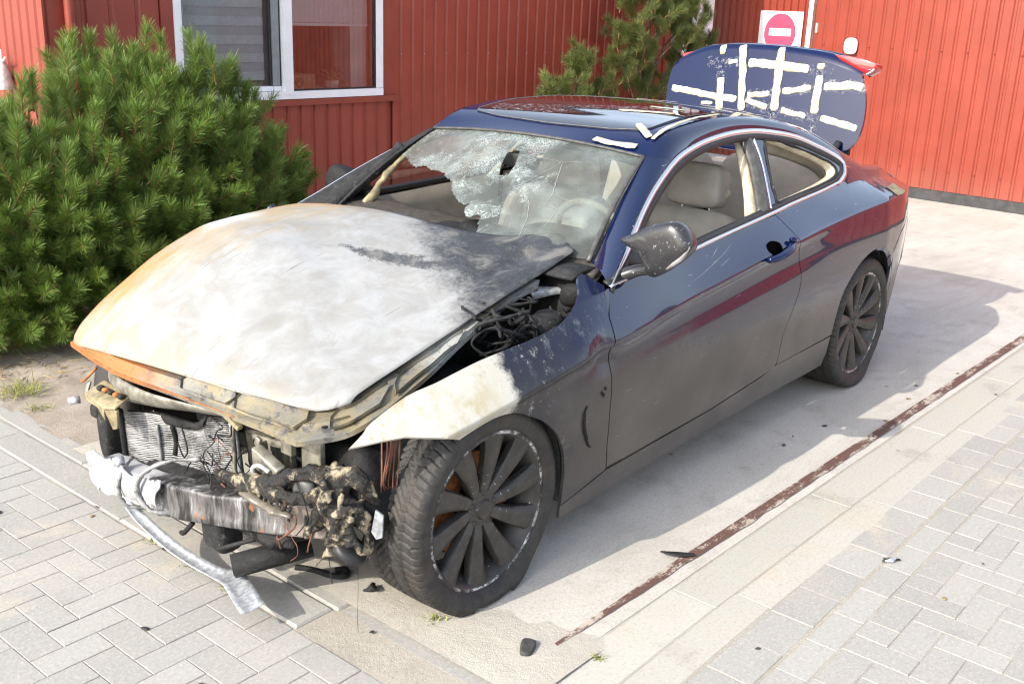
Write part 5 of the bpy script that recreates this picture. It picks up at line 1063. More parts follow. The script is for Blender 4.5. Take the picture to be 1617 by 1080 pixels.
tube('indicator', [(.720, -.985, .972), (.716, -1.015, .995), (.718, -1.045, 1.022), (.728, -1.064, 1.06)], [.004, .009, .009, .004], simple('grey_clear_plastic', (.24, .23, .235), .35), mirror, 8)
tube('mirror_foot', [(.70, -.83, .925), (.72, -.87, .945), (.755, -.915, .955), (.78, -.95, .965)], [.030, .026, .024, .02], MT['mirror_shell'], mirror, 12, flat=.8)
ruled('mirror_sail', [(.62, -.845, .918), (.74, -.81, .945), (.86, -.835, .925)], [(.70, -.815, .96), (.78, -.785, 1.0), (.87, -.79, .99)], MT['seal'], mirror, 10, 4, .01, (-.3, -.9, .3), thick=.01)
V2 = [(v[0] + .17, -v[1] - .13, v[2] - .05) for v in V]; link('door_mirror', clean(mesh('door_mirror', V2, [f[::-1] for f in F])), MT['char'], car)
# ---- wheels
def tyre_mesh(n, hi, flat):
    R, Wd, rr = .333, .1125, .252
    prof = [(rr, -.095), (rr + .006, -.104), (.275, -.116), (.298, -.119), (.316, -.114), (.325, -.106)]; tr = np.linspace(-.100, .100, 46 if hi else 10)
    prof += [(R - .9 * abs(t) ** 2.4, t) for t in tr]; prof += [(.325, .106), (.316, .114), (.298, .119), (.275, .116), (rr + .006, .104), (rr, .095)]
    V = []; m = len(prof)
    for i in range(n):
        a = 2 * math.pi * i / n
        for r, h in prof:
            d = 0
            if hi and abs(h) < .1085 and r > .318:
                s = a * .333
                for gx in (-.052, .0, .052):
                    if abs(h - gx) < .0045: d = .008
                ph = (s + (1 if h > 0 else -1) * 0 + abs(h) * 1.15) / .029
                if abs(h) > .062: ph = (s + abs(h) * .30) / .029
                f = ph - math.floor(ph)
                if f < .17 and d == 0: d = .0085
                sp = (ph * 4) - math.floor(ph * 4)
                if sp < .2 and d == 0: d = .0015
            V.append([(r - d) * math.cos(a), h, (r - d) * math.sin(a)])
    V = np.array(V)
    F = []
    for i in range(n):
        for k in range(m - 1): a, b = i * m + k, ((i + 1) % n) * m + k; F.append((a, b, b + 1, a + 1))
    if flat:
        z = V[:, 2]; lo = -(flat - .003); under = np.clip((lo - z), 0, 1); V[:, 1] += np.sign(V[:, 1]) * np.minimum(under * .9, .04) + np.sign(V[:, 1]) * .022 * np.exp(-((z - lo) / .05) ** 2) * (np.abs(V[:, 1]) > .09) * (z > lo); V[:, 0] *= 1 + .10 * np.clip(under / .03, 0, 1) * 0; V[:, 2] = np.maximum(z, lo + .002 * under)
    return mesh('tyre', V, F)
def spoke_mesh():
    rs = np.linspace(.048, .246, 12); V = []; m = 8
    for r in rs:
        t = (r - .048) / .198; w = .019 + .024 * t ** 1.2 + .006 * max(0, t - .85) / .15; th = -.07 * t ** 1.5; ax = -.030 + .028 * t ** .8; tk = .03
        cx, cz = r * math.cos(th), r * math.sin(th); tx, tz = -math.sin(th), math.cos(th)
        for k, (a, d) in enumerate(((-1, -tk), (-1, -.008), (-.75, 0), (-.2, .004), (.35, .002), (.85, -.003), (1, -.012), (1, -tk))): V.append((cx + tx * w * a, (ax + d), cz + tz * w * a))
    F = [(i * m + k, i * m + (k + 1) % m, (i + 1) * m + (k + 1) % m, (i + 1) * m + k) for i in range(len(rs) - 1) for k in range(m)]
    me = mesh('spoke', V, F); return clean(me, smooth_angle=.7)
RIMP = [(.252, -.10), (.244, -.10), (.215, -.06), (.205, 0), (.215, .05), (.235, .085), (.243, .100), (.2495, .104), (.258, .104), (.262, .098), (.256, .094)]
V, F = lathe_data(RIMP, 96); RIM = clean(mesh('rim', V, F), smooth_angle=.6); V, F = lathe_data([(.2485, .1035), (.252, .1065), (.258, .1065), (.2625, .101)], 120); LIP = mesh('rim_edge', V, F)
V, F = lathe_data([(0, .012), (.028, .012), (.031, .008), (.034, .004), (.06, -.002), (.066, -.03), (0, -.03)], 40); HUB = clean(mesh('hub_cap', V, F), smooth_angle=.5); V, F = lathe_data([(.06, -.02), (.165, -.02), (.165, -.05), (.06, -.05)], 48); DISC = clean(mesh('brake_disc', V, F), smooth_angle=.5)
V, F = lathe_data([(0, 0), (.0095, 0), (.011, -.004), (.011, -.025)], 14); BOLT = mesh('wheel_bolt', V, F); V, F = lathe_data([(.18, -.055), (0, -.055)], 24); BACK = mesh('hub_back', V, F); SPK = spoke_mesh()
V, F = box_data((.0, -.01, 0), (.06, .05, .13)); CAL = mesh('caliper', V, F)
def wheel(name, x, s, zc, hi, flat, steer=0.0, spin=0.0):
    w = empty(name, (x, s * .765, zc), car); w.rotation_euler = (0, 0, steer + (math.pi if s < 0 else 0))
    # local +y points outward
    o = link('tyre', tyre_mesh(680 if hi else 110, hi, flat), MT['tyre'], w)
    link('rim', RIM, MT['rim'], w); link('rim_edge', LIP, MT['lip'], w); h = link('hub_cap', HUB, MT['rim'], w); h.location = (0, .075, 0); d = link('brake_disc', DISC, MT['rust'], w); d.location = (0, .03, 0); link('hub_back', BACK, MT['char'], w).location = (0, .02, 0)
    c = link('caliper', CAL, MT['rust'], w); c.location = (-.13, .02, .02)
    for k in range(10):
        sp = link('spoke', SPK, MT['rim'], w); sp.location = (0, .101, 0); sp.rotation_euler = (0, spin + k * 2 * math.pi / 10, 0)
    for k in range(5):
        a = spin + .31 + k * 2 * math.pi / 5; b = link('wheel_bolt', BOLT, MT['rim'], w); b.location = (.054 * math.cos(a), .078, .054 * math.sin(a))
    return w
wheel('wheel', 0.0, -1, .306, True, .306, 0.0, .12); wheel('wheel', 0.0, 1, .306, False, .306); wheel('wheel', 2.81, -1, .328, True, .328, 0, .35); wheel('wheel', 2.81, 1, .328, False, .328)
for s in (-1, 1): tube('axle', [(2.81, s * .72, .33), (2.81, 0, .33)], .035, MT['char'], car, 8, 0)
tube('axle', [(0, -.7, .30), (.02, 0, .28), (0, .7, .30)], .03, MT['char'], car, 8)
# ---- crushed front end: beam, radiator, brackets, melted lamp
def bc(t):  # beam centre line, t from the car's right (0) to its left (1)
    t = np.asarray(t, float); x = np.interp(t, [0, .25, .5, .75, 1], [-.565, -.590, -.575, -.515, -.43]); y = .36 - 1.0 * t; z = np.interp(t, [0, .3, .6, 1], [.228, .264, .298, .352]); return x, y, z
def beam_fn(u, v):  # v round the section: front face, top, back
    x, y, z = bc(u); h = np.interp(v, [0, .12, .16, .40, .44, .60, .66, .85, .9, 1], [-.050, -.055, -.053, -.011, .011, .053, .055, .055, .050, -.050]); d = np.interp(v, [0, .12, .16, .40, .44, .60, .66, .85, .9, 1], [.0, -.004, -.024, -.020, -.020, -.024, -.006, .050, .056, .056])
    nz = np.array([.007 * mnoise.noise(Vector((a * 9, b * 5, 0))) for a, b in zip(u, v)]); return np.stack([x + d + nz, y, z + h + nz * .6], 1)
beam = grid('bumper_beam', beam_fn, np.linspace(0, 1, 50), np.linspace(0, 1, 30), MT['beam'], car, flip=False, thick=.005)
e = np.array(bc(1.0)); box('beam_bracket', e + np.array([-.030, .09, -.002]), (.008, .085, .030), MT['seal'], beam, rot=Matrix.Rotation(-.45, 3, 'Z'))
box('beam_end_plate', e + np.array([-.004, -.025, .0]), (.055, .012, .10), MT['beam'], beam, bevel=.004)
# torn white end hanging on the car's right
tp = [(.40, .300), (.36, .322), (.30, .330), (.24, .325), (.20, .330), (.12, .318), (.02, .328), (-.06, .35), (-.06, .275), (.05, .25), (.17, .225), (.24, .20), (.30, .185), (.33, .20), (.36, .175), (.41, .19), (.43, .235), (.415, .26)]
def torn(u, v): return np.stack([-.615 + .05 * np.maximum(u - .25, 0) * 2 - .02 * np.exp(-((v - .28) / .05) ** 2) + .004 * np.sin(u * 37) + .005 * np.sin(v * 40 + u * 10), u, v], 1)
panel('torn_sheet', [tuple(np.array(p) + RNG.normal(0, .003, 2)) for p in densify(np.array(tp), .02)], torn, MT['ash'], beam, .02, hem=.004, flip=True)
tube('end_bolt', [(-.63, .195, .335), (-.60, .19, .335)], .016, MT['strip'], beam, 8, 0)
# cables draped over the beam
tube('charred_cable', [(-.56, .20, .33), (-.63, .16, .30), (-.645, .15, .25), (-.63, .13, .20), (-.58, .10, .19)], .006, MT['fins'], beam, 8, jitter=.9, js=80); tube('charred_cable', [(-.50, -.10, .40), (-.57, -.02, .385), (-.632, .03, .345), (-.645, .035, .28), (-.632, .00, .235), (-.59, -.05, .22)], .008, MT['fins'], beam, 8, jitter=.9, js=80)
# bent bright strip hanging to the ground
sp = cat([(-.62, .165, .205), (-.60, .10, .15), (-.575, .0, .095), (-.55, -.10, .06), (-.53, -.19, .045), (-.54, -.27, .068), (-.56, -.34, .085), (-.60, -.45, .088), (-.615, -.50, .085)], 6)
wv = np.interp(np.linspace(0, 1, len(sp)), [0, .1, .5, .6, 1], [.010, .020, .026, .036, .036])
A = sp + np.stack([wv, -wv * .25, wv * .25], 1); B = sp - np.stack([wv, -wv * .25, wv * .1], 1); st = ruled('bent_metal_strip', A, B, MT['strip'], car, 70, 6, -.008, (0, 0, 1), thick=.003)
# radiator: frame and fins, buckled
def rad_fn(u, v):  # u 0..1 from the car's right to left, v 0..1 up
    top0, top1 = np.array([-.52, .30, .455]), np.array([-.40, -.14, .525]); b0, b1 = np.array([-.50, .32, .255]), np.array([-.39, -.155, .315])
    P = (top0[None] * (1 - u)[:, None] + top1[None] * u[:, None]) * v[:, None] + (b0[None] * (1 - u)[:, None] + b1[None] * u[:, None]) * (1 - v)[:, None]
    k = np.exp(-((u - .58) / .13) ** 2) * np.clip(v * 1.3 + .1, 0, 1); P[:, 0] += .045 * k; P[:, 2] -= .03 * k * v; k2 = np.exp(-((u - .40) / .05) ** 2) * np.exp(-((v - .5) / .3) ** 2); P[:, 0] += .02 * k2
    P[:, 2] -= .020 * np.exp(-((u - .55) / .2) ** 2) * np.clip((v - .7) / .3, 0, 1); return P
rad = grid('radiator', lambda u, v: rad_fn(u, v) + np.array([.012, 0, 0]), np.linspace(0, 1, 40), np.linspace(0, 1, 24), MT['char'], car)
V = []; F = []
for i in range(30):
    v = (i + .5) / 30; us = np.linspace(.005, .995, 60); jit = np.array([.012 * vnoise((a * 7, v * 9, i * .01)) + .006 * vnoise((a * 30, v * 30, 1)) for a in us]); vv_ = np.full(60, v) + jit; vv_ += -.10 * np.exp(-((us - .60) / .10) ** 2) * (v - .35)
    P = rad_fn(us, np.clip(vv_, .01, .99)); a = tube_data(P + np.array([-.008, 0, 0]), .0028, 5); k = len(V); V += a[0]; F += [tuple(q + k for q in f) for f in a[1]]
link('fins', mesh('fins', V, F), MT['fins'], rad)
for u, nm, r, mt in ((-.015, 'side_tank', .012, MT['char']), (1.015, 'side_tank', .016, MT['strip'])):
    P = rad_fn(np.full(8, u), np.linspace(-.03, 1.03, 8)) + np.array([-.012, 0, 0]); V, F = tube_data(P, r, 10, flat=.8); link(nm, mesh(nm, V, F), mt, rad)
tube('coolant_pipe', [(-.44, -.20, .545), (-.45, -.205, .50), (-.44, -.195, .43), (-.445, -.20, .37), (-.45, -.24, .335), (-.45, -.30, .345)], .008, MT['galv'], rad, 8); box('plug', (-.455, -.335, .375), (.04, .035, .06), MT['char'], rad, rot=Matrix.Rotation(.4, 3, 'X'), bevel=.006)
tube('core_bar', [rad_fn(np.array([.33]), np.array([v]))[0] + np.array([-.016, .0, 0]) for v in (.12, .4, .8)], .006, MT['fins'], rad, 6); tube('core_bar', [rad_fn(np.array([.43]), np.array([v]))[0] + np.array([-.014, .0, 0]) for v in (.25, .5, .82)], .008, MT['char'], rad, 6)
ruled('buckled_foil', rad_fn(np.linspace(.36, .80, 12), np.full(12, 1.0)) + np.array([-.010, 0, .008]), rad_fn(np.linspace(.40, .74, 12), np.full(12, .86)) + np.array([-.016, 0, 0]), MT['char_ash'], rad, 20, 6, .004, (-1, 0, 0), thick=.003)
cushion('dark_gap_filler', (-.43, -.12, .255), (.15, .80, .10), MT['char_ash'], car, e1=.5, e2=.4, wob=.3)  # added block, only there to darken the open gap between beam and radiator
# yellow scorched support panel above the radiator
A = cat([(-.46, .46, .560), (-.53, .30, .575), (-.545, .10, .580), (-.52, -.12, .590), (-.49, -.30, .595)], 6); B = cat([(-.48, .45, .515), (-.53, .30, .505), (-.525, .10, .528), (-.485, -.10, .552), (-.455, -.30, .575)], 6); ruled('front_support', A, B, MT['galv'], car, 40, 5, .010, (-1, 0, 0), thick=.004)
Cc = B + np.array([.05, 0, -.004]); ruled('support_ledge', B, Cc, MT['yellowed'], car, 40, 3, thick=.003)
# yellowed bracket at its right end
prism('latch_bracket', [(-.60, .405, .500), (-.615, .26, .492), (-.60, .215, .500), (-.54, .22, .525), (-.53, .40, .530)], (0, 0, .010), MT['yellowed'], car, .003); prism('latch_bracket', [(-.612, .262, .490), (-.597, .213, .498), (-.594, .222, .432), (-.60, .240, .425)], (.010, 0, .002), MT['yellowed'], car, .002)
prism('latch_bracket', [(-.60, .405, .500), (-.615, .26, .492), (-.613, .262, .455), (-.60, .33, .478), (-.598, .402, .482)], (.006, 0, 0), MT['yellowed'], car, .002)
for i in range(5): q = np.array([-.565, .36 - .032 * i, .53 + .001 * i]); V, F = cushion_data(q, (.024, .022, .016), .7, .7, nu=10, nv=8, wob=.3); link('rivet', clean(mesh('rivet', V, F)), MT['rust'] if i % 2 else MT['char_ash'], car)
tube('latch_spring', [(-.52, .52, .50), (-.535, .515, .46), (-.52, .50, .42), (-.50, .47, .40)], .012, MT['galv'], car, 8, flat=.5); tube('latch_hook', [(-.50, .50, .55), (-.535, .52, .51), (-.545, .53, .505)], .005, MT['rust'], car, 6); tube('adjuster', [(-.57, .50, .452), (-.60, .52, .448)], .014, MT['strip'], car, 8, 0)
V, F = cushion_data((-.50, .44, .33), (.07, .06, .24), .6, .6, wob=.35); link('charred_duct', clean(mesh('charred_duct', V, F)), MT['char_ash'], car); V, F = cushion_data((-.515, .475, .405), (.05, .05, .045), .5, .5, wob=.2); link('charred_tank', clean(mesh('charred_tank', V, F)), MT['char_ash'], car)
# perforated mounting plate left of the radiator
def mp(u, v): return np.stack([-.455 + .03 * u + .0 * v, -.30 - .17 * u - .02 * v, .545 - .17 * v + .02 * u], 1)
panel('mounting_plate', [(0, 0), (1, .1), (1, .9), (.65, 1.02), (.1, 1.0)], mp, MT['galv'], car, .06, [[(.16, .12), (.36, .16), (.34, .52), (.16, .5)], [(.16, .62), (.38, .62), (.36, .9), (.18, .88)], [(.55, .2), (.86, .22), (.82, .60), (.62, .58)], [(.56, .70), (.84, .7), (.80, .86), (.6, .86)]], False, .02)
box('mounting_bar', (-.49, -.255, .575), (.02, .10, .014), MT['yellowed'], car, rot=Matrix.Rotation(.35, 3, 'X'), bevel=.002); box('mounting_post', (-.43, -.565, .55), (.02, .085, .13), MT['galv'], car, bevel=.003); box('mounting_post', (-.46, -.49, .575), (.02, .05, .10), MT['galv'], car, bevel=.003)
md_ = box('control_module', (-.49, -.435, .478), (.035, .125, .080), MT['galv'], car, rot=Matrix.Rotation(.32, 3, 'X') @ Matrix.Rotation(-.25, 3, 'Y'), bevel=.006); tube('module_loop', [(-.52, -.40, .435), (-.525, -.405, .475), (-.525, -.44, .492), (-.52, -.475, .482)], .007, MT['strip'], md_, 8); box('module_ear', (-.488, -.385, .54), (.012, .022, .03), MT['galv'], md_, rot=Matrix.Rotation(.32, 3, 'X'), bevel=.003)
tube('rail_stub', [(-.36, -.46, .18), (-.56, -.33, .135)], .050, MT['char'], car, 4, 0, flat=.85); tube('rail_edge', [(-.40, -.42, .235), (-.585, -.295, .19)], .007, MT['char_ash'], car, 6, 0)
cushion('charred_mount', (-.50, -.20, .19), (.11, .11, .12), MT['char_ash'], car, e1=.5, e2=.5, wob=.3); cushion('charred_mount', (-.42, -.28, .24), (.12, .22, .10), MT['char'], car, e1=.5, e2=.5, wob=.4); tube('burnt_hose', [(-.56, -.13, .21), (-.575, -.10, .17), (-.56, -.06, .15)], .008, MT['char'], car)
cushion('fan_shroud', (-.33, -.30, .44), (.10, .34, .26), MT['char'], car, e1=.4, e2=.4, wob=.25); cushion('charred_lamp_housing', (-.28, -.62, .44), (.24, .26, .26), MT['char'], car, e1=.5, e2=.5, wob=.35)
# the melted headlamp: a knotted mass of molten plastic
def molten(name, strands, parent, mat, vox=.0055, rough=.018):
    P = [tube_data(cat(np.array(p), 8), np.array(r) * .84, 12, jitter=.45, js=34) for p, r in strands]; V, F = join(P); me = mesh(name, V, F); o = link(name, me, mat, parent)
    md = o.modifiers.new('fuse', 'REMESH'); md.mode = 'VOXEL'; md.voxel_size = vox; md.use_smooth_shade = True
    tx = bpy.data.textures.new(name, 'CLOUDS'); tx.noise_scale = .028; tx.noise_depth = 3; dm = o.modifiers.new('knots', 'DISPLACE'); dm.texture = tx; dm.strength = rough; dm.mid_level = .5; dm.texture_coords = 'LOCAL'; return o
lampS = [([(-.52, -.20, .400), (-.53, -.30, .410), (-.53, -.40, .432), (-.52, -.50, .462), (-.50, -.57, .497), (-.47, -.63, .515), (-.44, -.675, .500), (-.43, -.695, .455)], [.012, .022, .024, .024, .026, .028, .034, .030]),
         ([(-.52, -.24, .392), (-.535, -.36, .408), (-.53, -.46, .424), (-.52, -.56, .430), (-.49, -.63, .436)], [.014, .022, .020, .022, .024]),
         ([(-.44, -.66, .515), (-.40, -.72, .50), (-.38, -.745, .455), (-.36, -.75, .42)], [.028, .034, .026, .018]),
         ([(-.47, -.65, .50), (-.46, -.685, .43), (-.455, -.69, .36), (-.45, -.685, .30), (-.46, -.66, .262)], [.022, .028, .034, .030, .014]),
         ([(-.43, -.70, .45), (-.40, -.735, .39), (-.385, -.745, .33), (-.385, -.735, .285), (-.40, -.71, .262)], [.02, .03, .018, .026, .02]),
         ([(-.49, -.61, .44), (-.46, -.66, .40), (-.44, -.69, .36)], [.018, .024, .02]),
         ([(-.455, -.66, .28), (-.47, -.645, .25), (-.485, -.63, .225)], [.012, .006, .003])]
rb_ = random.Random(21)
for i in range(26):
    c0 = np.array([-.46, -.655, .44]) + np.array([rb_.gauss(0, .025), rb_.gauss(0, .045), min(.05, rb_.gauss(-.02, .055))]); d0 = np.array([rb_.gauss(0, .5), rb_.gauss(0, .7), rb_.gauss(-.3, .8)]) * .035; lampS.append(([c0 - d0, c0, c0 + d0 * 1.2], [rb_.uniform(.006, .016), rb_.uniform(.012, .022), rb_.uniform(.003, .012)]))
for i in range(9):
    y = -.36 - .028 * i; lampS.append(([(-.532, y, .408), (-.536, y + .004, .392), (-.536, y + .006, .378 - .012 * (i % 3))], [.010, .005, .0025]))
lamp = molten('melted_headlamp', lampS, car, MT['melt']); cushion('lamp_reflector', (-.475, -.575, .455), (.05, .09, .08), simple('cloudy_lens', (.10, .10, .10), .2), lamp, e1=.8, e2=.9); cushion('lamp_bulb', (-.515, -.525, .452), (.035, .03, .035), MT['char_ash'], lamp, e1=.9, e2=.9)
V, F = lathe_data([(0, -.02), (.05, -.02), (.058, 0), (.05, .006), (0, .012)], 28); Rm = Matrix.Rotation(.5, 3, 'Z') @ Matrix.Rotation(-.9, 3, 'X'); link('lamp_lens', clean(mesh('lamp_lens', [np.array(Rm @ Vector(v)) + np.array((-.42, -.70, .275)) for v in V], F)), MT['seal'], lamp)
tube('molten_foil', [(-.535, -.36, .385), (-.545, -.42, .392), (-.54, -.47, .383), (-.545, -.53, .388), (-.53, -.585, .382)], [.012, .02, .014, .02, .008], simple('grey_molten_film', (.15, .13, .10), .25), lamp, 10, flat=.6, jitter=.5, js=30)
prism('lamp_bracket', [(-.385, -.775, .418), (-.395, -.768, .350), (-.385, -.778, .325), (-.372, -.79, .330), (-.37, -.792, .40)], (.008, .004, 0), MT['strip'], lamp, .002)
for k in range(7): tube('burnt_wire', [(-.33 + .012 * k, -.745 - .004 * (k % 3), .64), (-.345 + .012 * k + .01 * math.sin(k), -.76, .57), (-.35 + .010 * k, -.755 - .01 * math.cos(k), .50 - .01 * k), (-.34 + .014 * k, -.75, .45)], .0028, MT['wire'], car, 5)
for x, y in ((-.40, -.715),): tube('molten_thread', [(x, y, .27), (x + .005, y + .004, .16), (x - .004, y - .002, .05), (x, y, .0)], [.0015, .0008, .0008, .001], MT['char'], lamp, 4)
rw = random.Random(33)
for k in range(26):
    p = [(-.50 + rw.uniform(-.05, .06), rw.uniform(-.66, .05), rw.uniform(.34, .52))]
    for q in range(4): p.append((p[-1][0] + rw.uniform(-.025, .025), p[-1][1] + rw.uniform(-.06, .06), p[-1][2] + rw.uniform(-.06, .03)))
    tube('burnt_wire', p, rw.uniform(.0012, .0035), [MT['char'], MT['char_ash'], MT['char'], MT['wire']][k % 4], car, 4, 4)
# things lying on the ground
dh = tube('charred_hose', [(-.30, -.30, .012), (-.27, -.36, .012), (-.255, -.43, .013), (-.225, -.46, .013), (-.20, -.43, .014), (-.23, -.415, .016)], .011, MT['char'], None, 8); tag(dh, 'charred hose lying on the ground in the shadow under the melted headlamp', 'hose')
tg_ = molten('molten_tangle', [([(-.24, -.56, .004), (-.22, -.59, .02), (-.24, -.60, .035), (-.21, -.57, .02)], [.01, .014, .008, .01])], None, MT['char_ash'], .005, .01); tag(tg_, 'small tangle of burnt plastic on the ground beside the front tyre', 'debris')
def chunk(name, c, s, mat, label, cat_, **kw): V, F = cushion_data((0, 0, 0), s, wob=.5, **kw); o = link(name, clean(mesh(name, V, F)), mat, None); o.location = c; o.rotation_euler = (0, 0, kw.get('rz', .5)); return tag(o, label, cat_)
chunk('stone', (-.135, -1.145, .012), (.078, .042, .022), MT['stone'], 'dark angular stone on the sand in front of the rail end', 'stone', e1=.5, e2=.5, nu=14, nv=8)
sh = prism('plastic_shard', [(.615, -1.12, .016), (.66, -1.165, .012), (.70, -1.205, .006), (.69, -1.215, .006), (.64, -1.185, .014), (.612, -1.14, .018)], (0, 0, .006), MT['seal'], None, .001); tag(sh, 'curved black plastic shard lying across the dark red rail', 'debris')
cb = [prism('metal_clip', [(1.118, -1.712, .004), (1.135, -1.735, .004), (1.165, -1.738, .005), (1.15, -1.722, .005)], (0, 0, .008), MT['strip'], None, .001)]; tag(cb[0], 'small grey metal clip on the pale pavers right of the rail', 'debris')
V, F = join([tube_data([(1.118, -1.705, .006), (1.14, -1.725, .008), (1.17, -1.745, .006)], .004, 5), tube_data([(1.135, -1.70, .006), (1.15, -1.72, .010), (1.165, -1.745, .006)], .003, 5)]); link('prong', mesh('prong', V, F), MT['seal'], cb[0])
rn = random.Random(4)
for i in range(22):
    x, y = rn.choice([(rn.uniform(.2, 3.6), rn.uniform(-2.4, -1.3)), (rn.uniform(1.8, 3.4), rn.uniform(-1.25, -.95)), (rn.uniform(-.9, -.3), rn.uniform(-.9, .9))]); s = rn.uniform(.008, .02)
    V, F = cushion_data((0, 0, 0), (s * 1.6, s, .004), .9, .9, nu=8, nv=5, wob=.6); o = link('crumb', clean(mesh('crumb', V, F)), rn.choice([MT['dry_leaf'], MT['stone'], MT['bark']]), None); o.location = (x, y, .004); o.rotation_euler = (0, 0, rn.uniform(0, 6)); tag(o, 'tiny scrap of dead leaf or grit lying on the pale paving', 'scrap', 'scraps scattered over the paving')
# ---- interior
def seat(y0, tilt=-.30):
    s = empty('front_seat', (1.55, y0, .25), car)
    def cu(name, c, sz, mat=MT['leather'], **kw): V, F = cushion_data((0, 0, 0), sz, **kw); o = link(name, clean(mesh(name, V, F)), mat, s); o.location = Vector(c) - Vector((1.55, y0, .25)); return o
    cu('seat_cushion', (1.45, y0, .48), (.56, .50, .20), e1=.3, e2=.3)
    b = cu('backrest', (1.86, y0, .66), (.17, .52, .58), e1=.35, e2=.35, nu=32, nv=20); b.rotation_euler = (0, .30, 0)
    for q in (-1, 1): w = cu('bolster', (1.80, y0 + q * .215, .66), (.17, .11, .48), e1=.5, e2=.5); w.rotation_euler = (0, .30, 0)
    h = cu('headrest', (1.965, y0, 1.045), (.13, .285, .20), e1=.42, e2=.38, nu=36, nv=24, taper=.10); h.rotation_euler = (0, .16, 0)
    for q in (-1, 1): V, F = tube_data([(0, 0, -.10), (0, 0, .10)], .007, 8); p = link('headrest_post', mesh('headrest_post', V, F), MT['chrome'], s); p.location = Vector((1.955, y0 + q * .07, .925)) - Vector((1.55, y0, .25))
    V, F = lathe_data([(0, .006), (.02, .006), (.022, 0)], 20); bt = link('headrest_button', mesh('headrest_button', [np.array((v[0], -v[1], v[2])) for v in V], F), MT['cream'], s); bt.location = Vector((1.985, y0 - .138, 1.02)) - Vector((1.55, y0, .25))
    return s
seat(-.37); seat(.37)
rb = cushion('rear_bench', (2.42, 0, .50), (.5, 1.20, .22), MT['leather'], car, e1=.3, e2=.3); bb = empty('rear_backrest', (2.72, 0, .82), car); 
for y0 in (-.34, .34):
    V, F = cushion_data((0, 0, 0), (.16, .60, .58), .35, .35); o = link('cushion', clean(mesh('cushion', V, F)), MT['leather'], bb); o.location = (0, y0, 0); o.rotation_euler = (0, .32, 0)
    V, F = cushion_data((0, 0, 0), (.10, .26, .16), .5, .5); o = link('headrest', clean(mesh('headrest', V, F)), MT['leather'], bb); o.location = (.13, y0, .30); o.rotation_euler = (0, .3, 0)
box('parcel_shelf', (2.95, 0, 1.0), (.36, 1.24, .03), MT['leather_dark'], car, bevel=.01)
for y0 in (-.34, .34):
    for dy in (-.12, .12): tube('seam', [(2.60, y0 + dy, .62), (2.655, y0 + dy, .80), (2.73, y0 + dy, 1.0)], .006, MT['dash'], bb, 5).location = (-2.72, 0, -.82)
def inner_side(s):
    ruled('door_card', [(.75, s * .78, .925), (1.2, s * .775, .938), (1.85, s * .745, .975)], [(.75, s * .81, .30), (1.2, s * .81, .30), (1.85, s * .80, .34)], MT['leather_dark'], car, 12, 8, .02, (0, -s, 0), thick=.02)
    ruled('sill_strip', [(.66, s * .825, .925), (1.2, s * .806, .950), (1.87, s * .765, .985)], [(.70, s * .775, .93), (1.2, s * .765, .945), (1.87, s * .730, .98)], MT['leather'] if s < 0 else MT['seal'], car, 12, 3, thick=.02)
    tube('armrest', [(1.0, s * .75, .70), (1.4, s * .73, .72), (1.75, s * .74, .74)], .045, MT['leather'], car, 10)
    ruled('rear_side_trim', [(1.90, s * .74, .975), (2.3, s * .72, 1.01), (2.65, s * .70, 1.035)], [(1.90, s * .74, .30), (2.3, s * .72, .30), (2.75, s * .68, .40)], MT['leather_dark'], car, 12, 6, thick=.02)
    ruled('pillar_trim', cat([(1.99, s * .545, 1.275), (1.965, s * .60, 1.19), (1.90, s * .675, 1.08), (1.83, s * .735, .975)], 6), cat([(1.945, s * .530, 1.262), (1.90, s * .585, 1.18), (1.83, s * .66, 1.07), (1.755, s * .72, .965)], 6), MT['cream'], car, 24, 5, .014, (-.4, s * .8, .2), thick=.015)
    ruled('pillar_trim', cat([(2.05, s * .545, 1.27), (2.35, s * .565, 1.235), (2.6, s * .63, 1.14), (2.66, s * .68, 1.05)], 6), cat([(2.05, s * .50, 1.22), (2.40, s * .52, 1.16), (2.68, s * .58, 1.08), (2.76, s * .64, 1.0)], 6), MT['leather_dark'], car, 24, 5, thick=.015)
    tube('roof_lining_edge', [(1.26, s * .535, 1.24), (1.5, s * .53, 1.285), (1.86, s * .525, 1.30), (2.1, s * .53, 1.29), (2.4, s * .55, 1.25)], .022, MT['seal'], car, 8)
    tube('pillar_lining', [(.74, s * .70, .93), (.95, s * .645, 1.075), (1.13, s * .595, 1.185), (1.24, s * .56, 1.24)], .020, MT['seal'] if s < 0 else MT['char'], car, 8)
inner_side(-1); inner_side(1)
grid('roof_lining', lambda u, v: roof_fn(u * .98 + .01, v * .97) - np.array([0, 0, .035]), np.linspace(0, 1, 20), np.linspace(-1, 1, 14), MT['headliner'], car, flip=True, thick=.005)
dash = grid('dashboard', lambda u, v: np.stack([.66 + .40 * v - .03 * np.cos(u * 2), u, .895 + .045 * np.sin(v * 2.6) - .22 * np.clip(v - .75, 0, 1) * 3 + .006 * np.sin(u * 25 + v * 12)], 1), np.linspace(-.74, .74, 40), np.linspace(0, 1, 14), MT['dash'], car, thick=.02)
cushion('dash_lump', (.78, -.18, .955), (.16, .26, .07), MT['char'], dash, e1=.6, e2=.6, wob=.5); cushion('dash_lump', (.72, .02, .945), (.12, .16, .05), MT['char_ash'], dash, e1=.6, e2=.6, wob=.5); cushion('instrument_hood', (.93, -.38, .945), (.20, .34, .09), MT['dash'], dash, e1=.6, e2=.6)
sw = empty('steering_wheel', (1.16, -.38, .90), car); sw.rotation_euler = (0, -.40, 0)
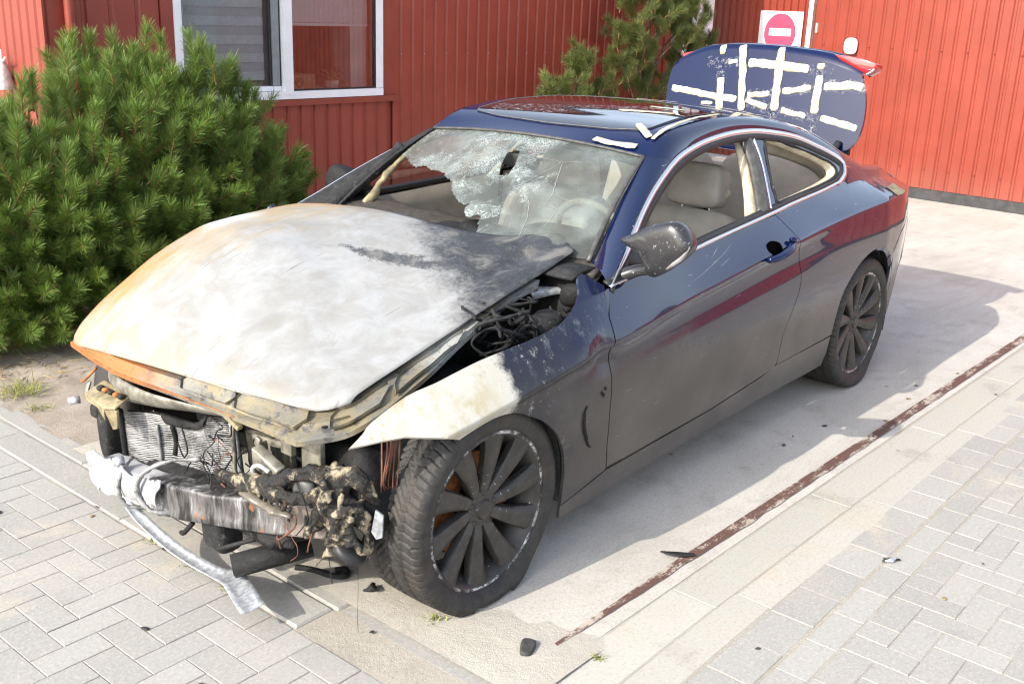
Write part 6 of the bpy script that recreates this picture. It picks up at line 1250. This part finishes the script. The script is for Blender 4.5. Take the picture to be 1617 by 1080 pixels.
V, F = tube_data([(0, .18 * math.cos(a), .18 * math.sin(a)) for a in np.linspace(0, 2 * math.pi, 49)], .016, 10, caps=False); link('rim', mesh('rim', V, F), MT['leather_dark'], sw); V, F = cushion_data((-.02, 0, -.02), (.07, .15, .13), .5, .6); link('hub', clean(mesh('hub', V, F)), MT['dash'], sw)
for a in (0.15, math.pi - .15, -math.pi / 2): V, F = tube_data([(0, .03 * math.cos(a), .03 * math.sin(a)), (0, .175 * math.cos(a), .175 * math.sin(a))], .012, 6); link('spoke', mesh('spoke', V, F), MT['dash'], sw)
panel('right_door_glass', [(.80, .95), (1.0, 1.09), (1.30, 1.21), (1.65, 1.28), (1.95, 1.28), (1.82, .99), (1.2, .95)], lambda u, v: glassplane(u, v, -.01, 1), MT['tint'], car, .08, hem=.004, flip=True)
# rear view mirror and the burst airbag on the right pillar
cushion('rear_view_mirror', (1.10, -.03, 1.185), (.03, .20, .06), MT['seal'], car, e1=.5, e2=.5); tube('mirror_stalk', [(1.10, -.03, 1.20), (1.15, -.03, 1.245)], .012, MT['seal'], car, 8)
tube('hanging_trim', [(.82, .60, .955), (.86, .585, .985), (.92, .605, 1.03), (.96, .60, 1.07), (1.03, .585, 1.13), (1.10, .575, 1.18)], [.014, .020, .012, .017, .012, .008], MT['yellowed'], car, 10, jitter=.5, js=40)
tube('scorched_strip', [(.70, .70, .925), (.80, .675, 1.0), (.95, .635, 1.10), (1.06, .61, 1.175)], .026, MT['char_ash'], car, 10, jitter=.4, js=40)
box('cabin_floor', (1.8, 0, .28), (2.3, 1.5, .03), MT['carpet'], car); box('console', (1.45, 0, .50), (.9, .18, .30), MT['dash'], car, bevel=.03); ruled('boot_wall', [(3.0, y, 1.0) for y in (-.62, 0, .62)], [(3.0, y, .35) for y in (-.62, 0, .62)], MT['carpet'], car, 6, 4, thick=.02)
ruled('rear_panel', [(3.60, y, .90) for y in (-.72, 0, .72)], [(3.62, y, .30) for y in (-.70, 0, .70)], MT['paint'], car, 8, 4, .12, (1, 0, 0), thick=.03); 
for s in (-1, 1): tube('boot_hinge', [(3.02, s * .50, 1.02), (3.06, s * .50, 1.10), (3.14, s * .50, 1.16)], .018, MT['seal'], lid, 8)
for s in (-1, 1): ruled('boot_gutter', [(3.02, s * .665, 1.07), (3.2, s * .64, 1.05), (3.45, s * .61, 1.0)], [(3.02, s * .60, .92), (3.2, s * .58, .90), (3.45, s * .56, .88)], MT['seal'], car, 10, 3, thick=.01)
# small breaks so that each thing keeps to its own label
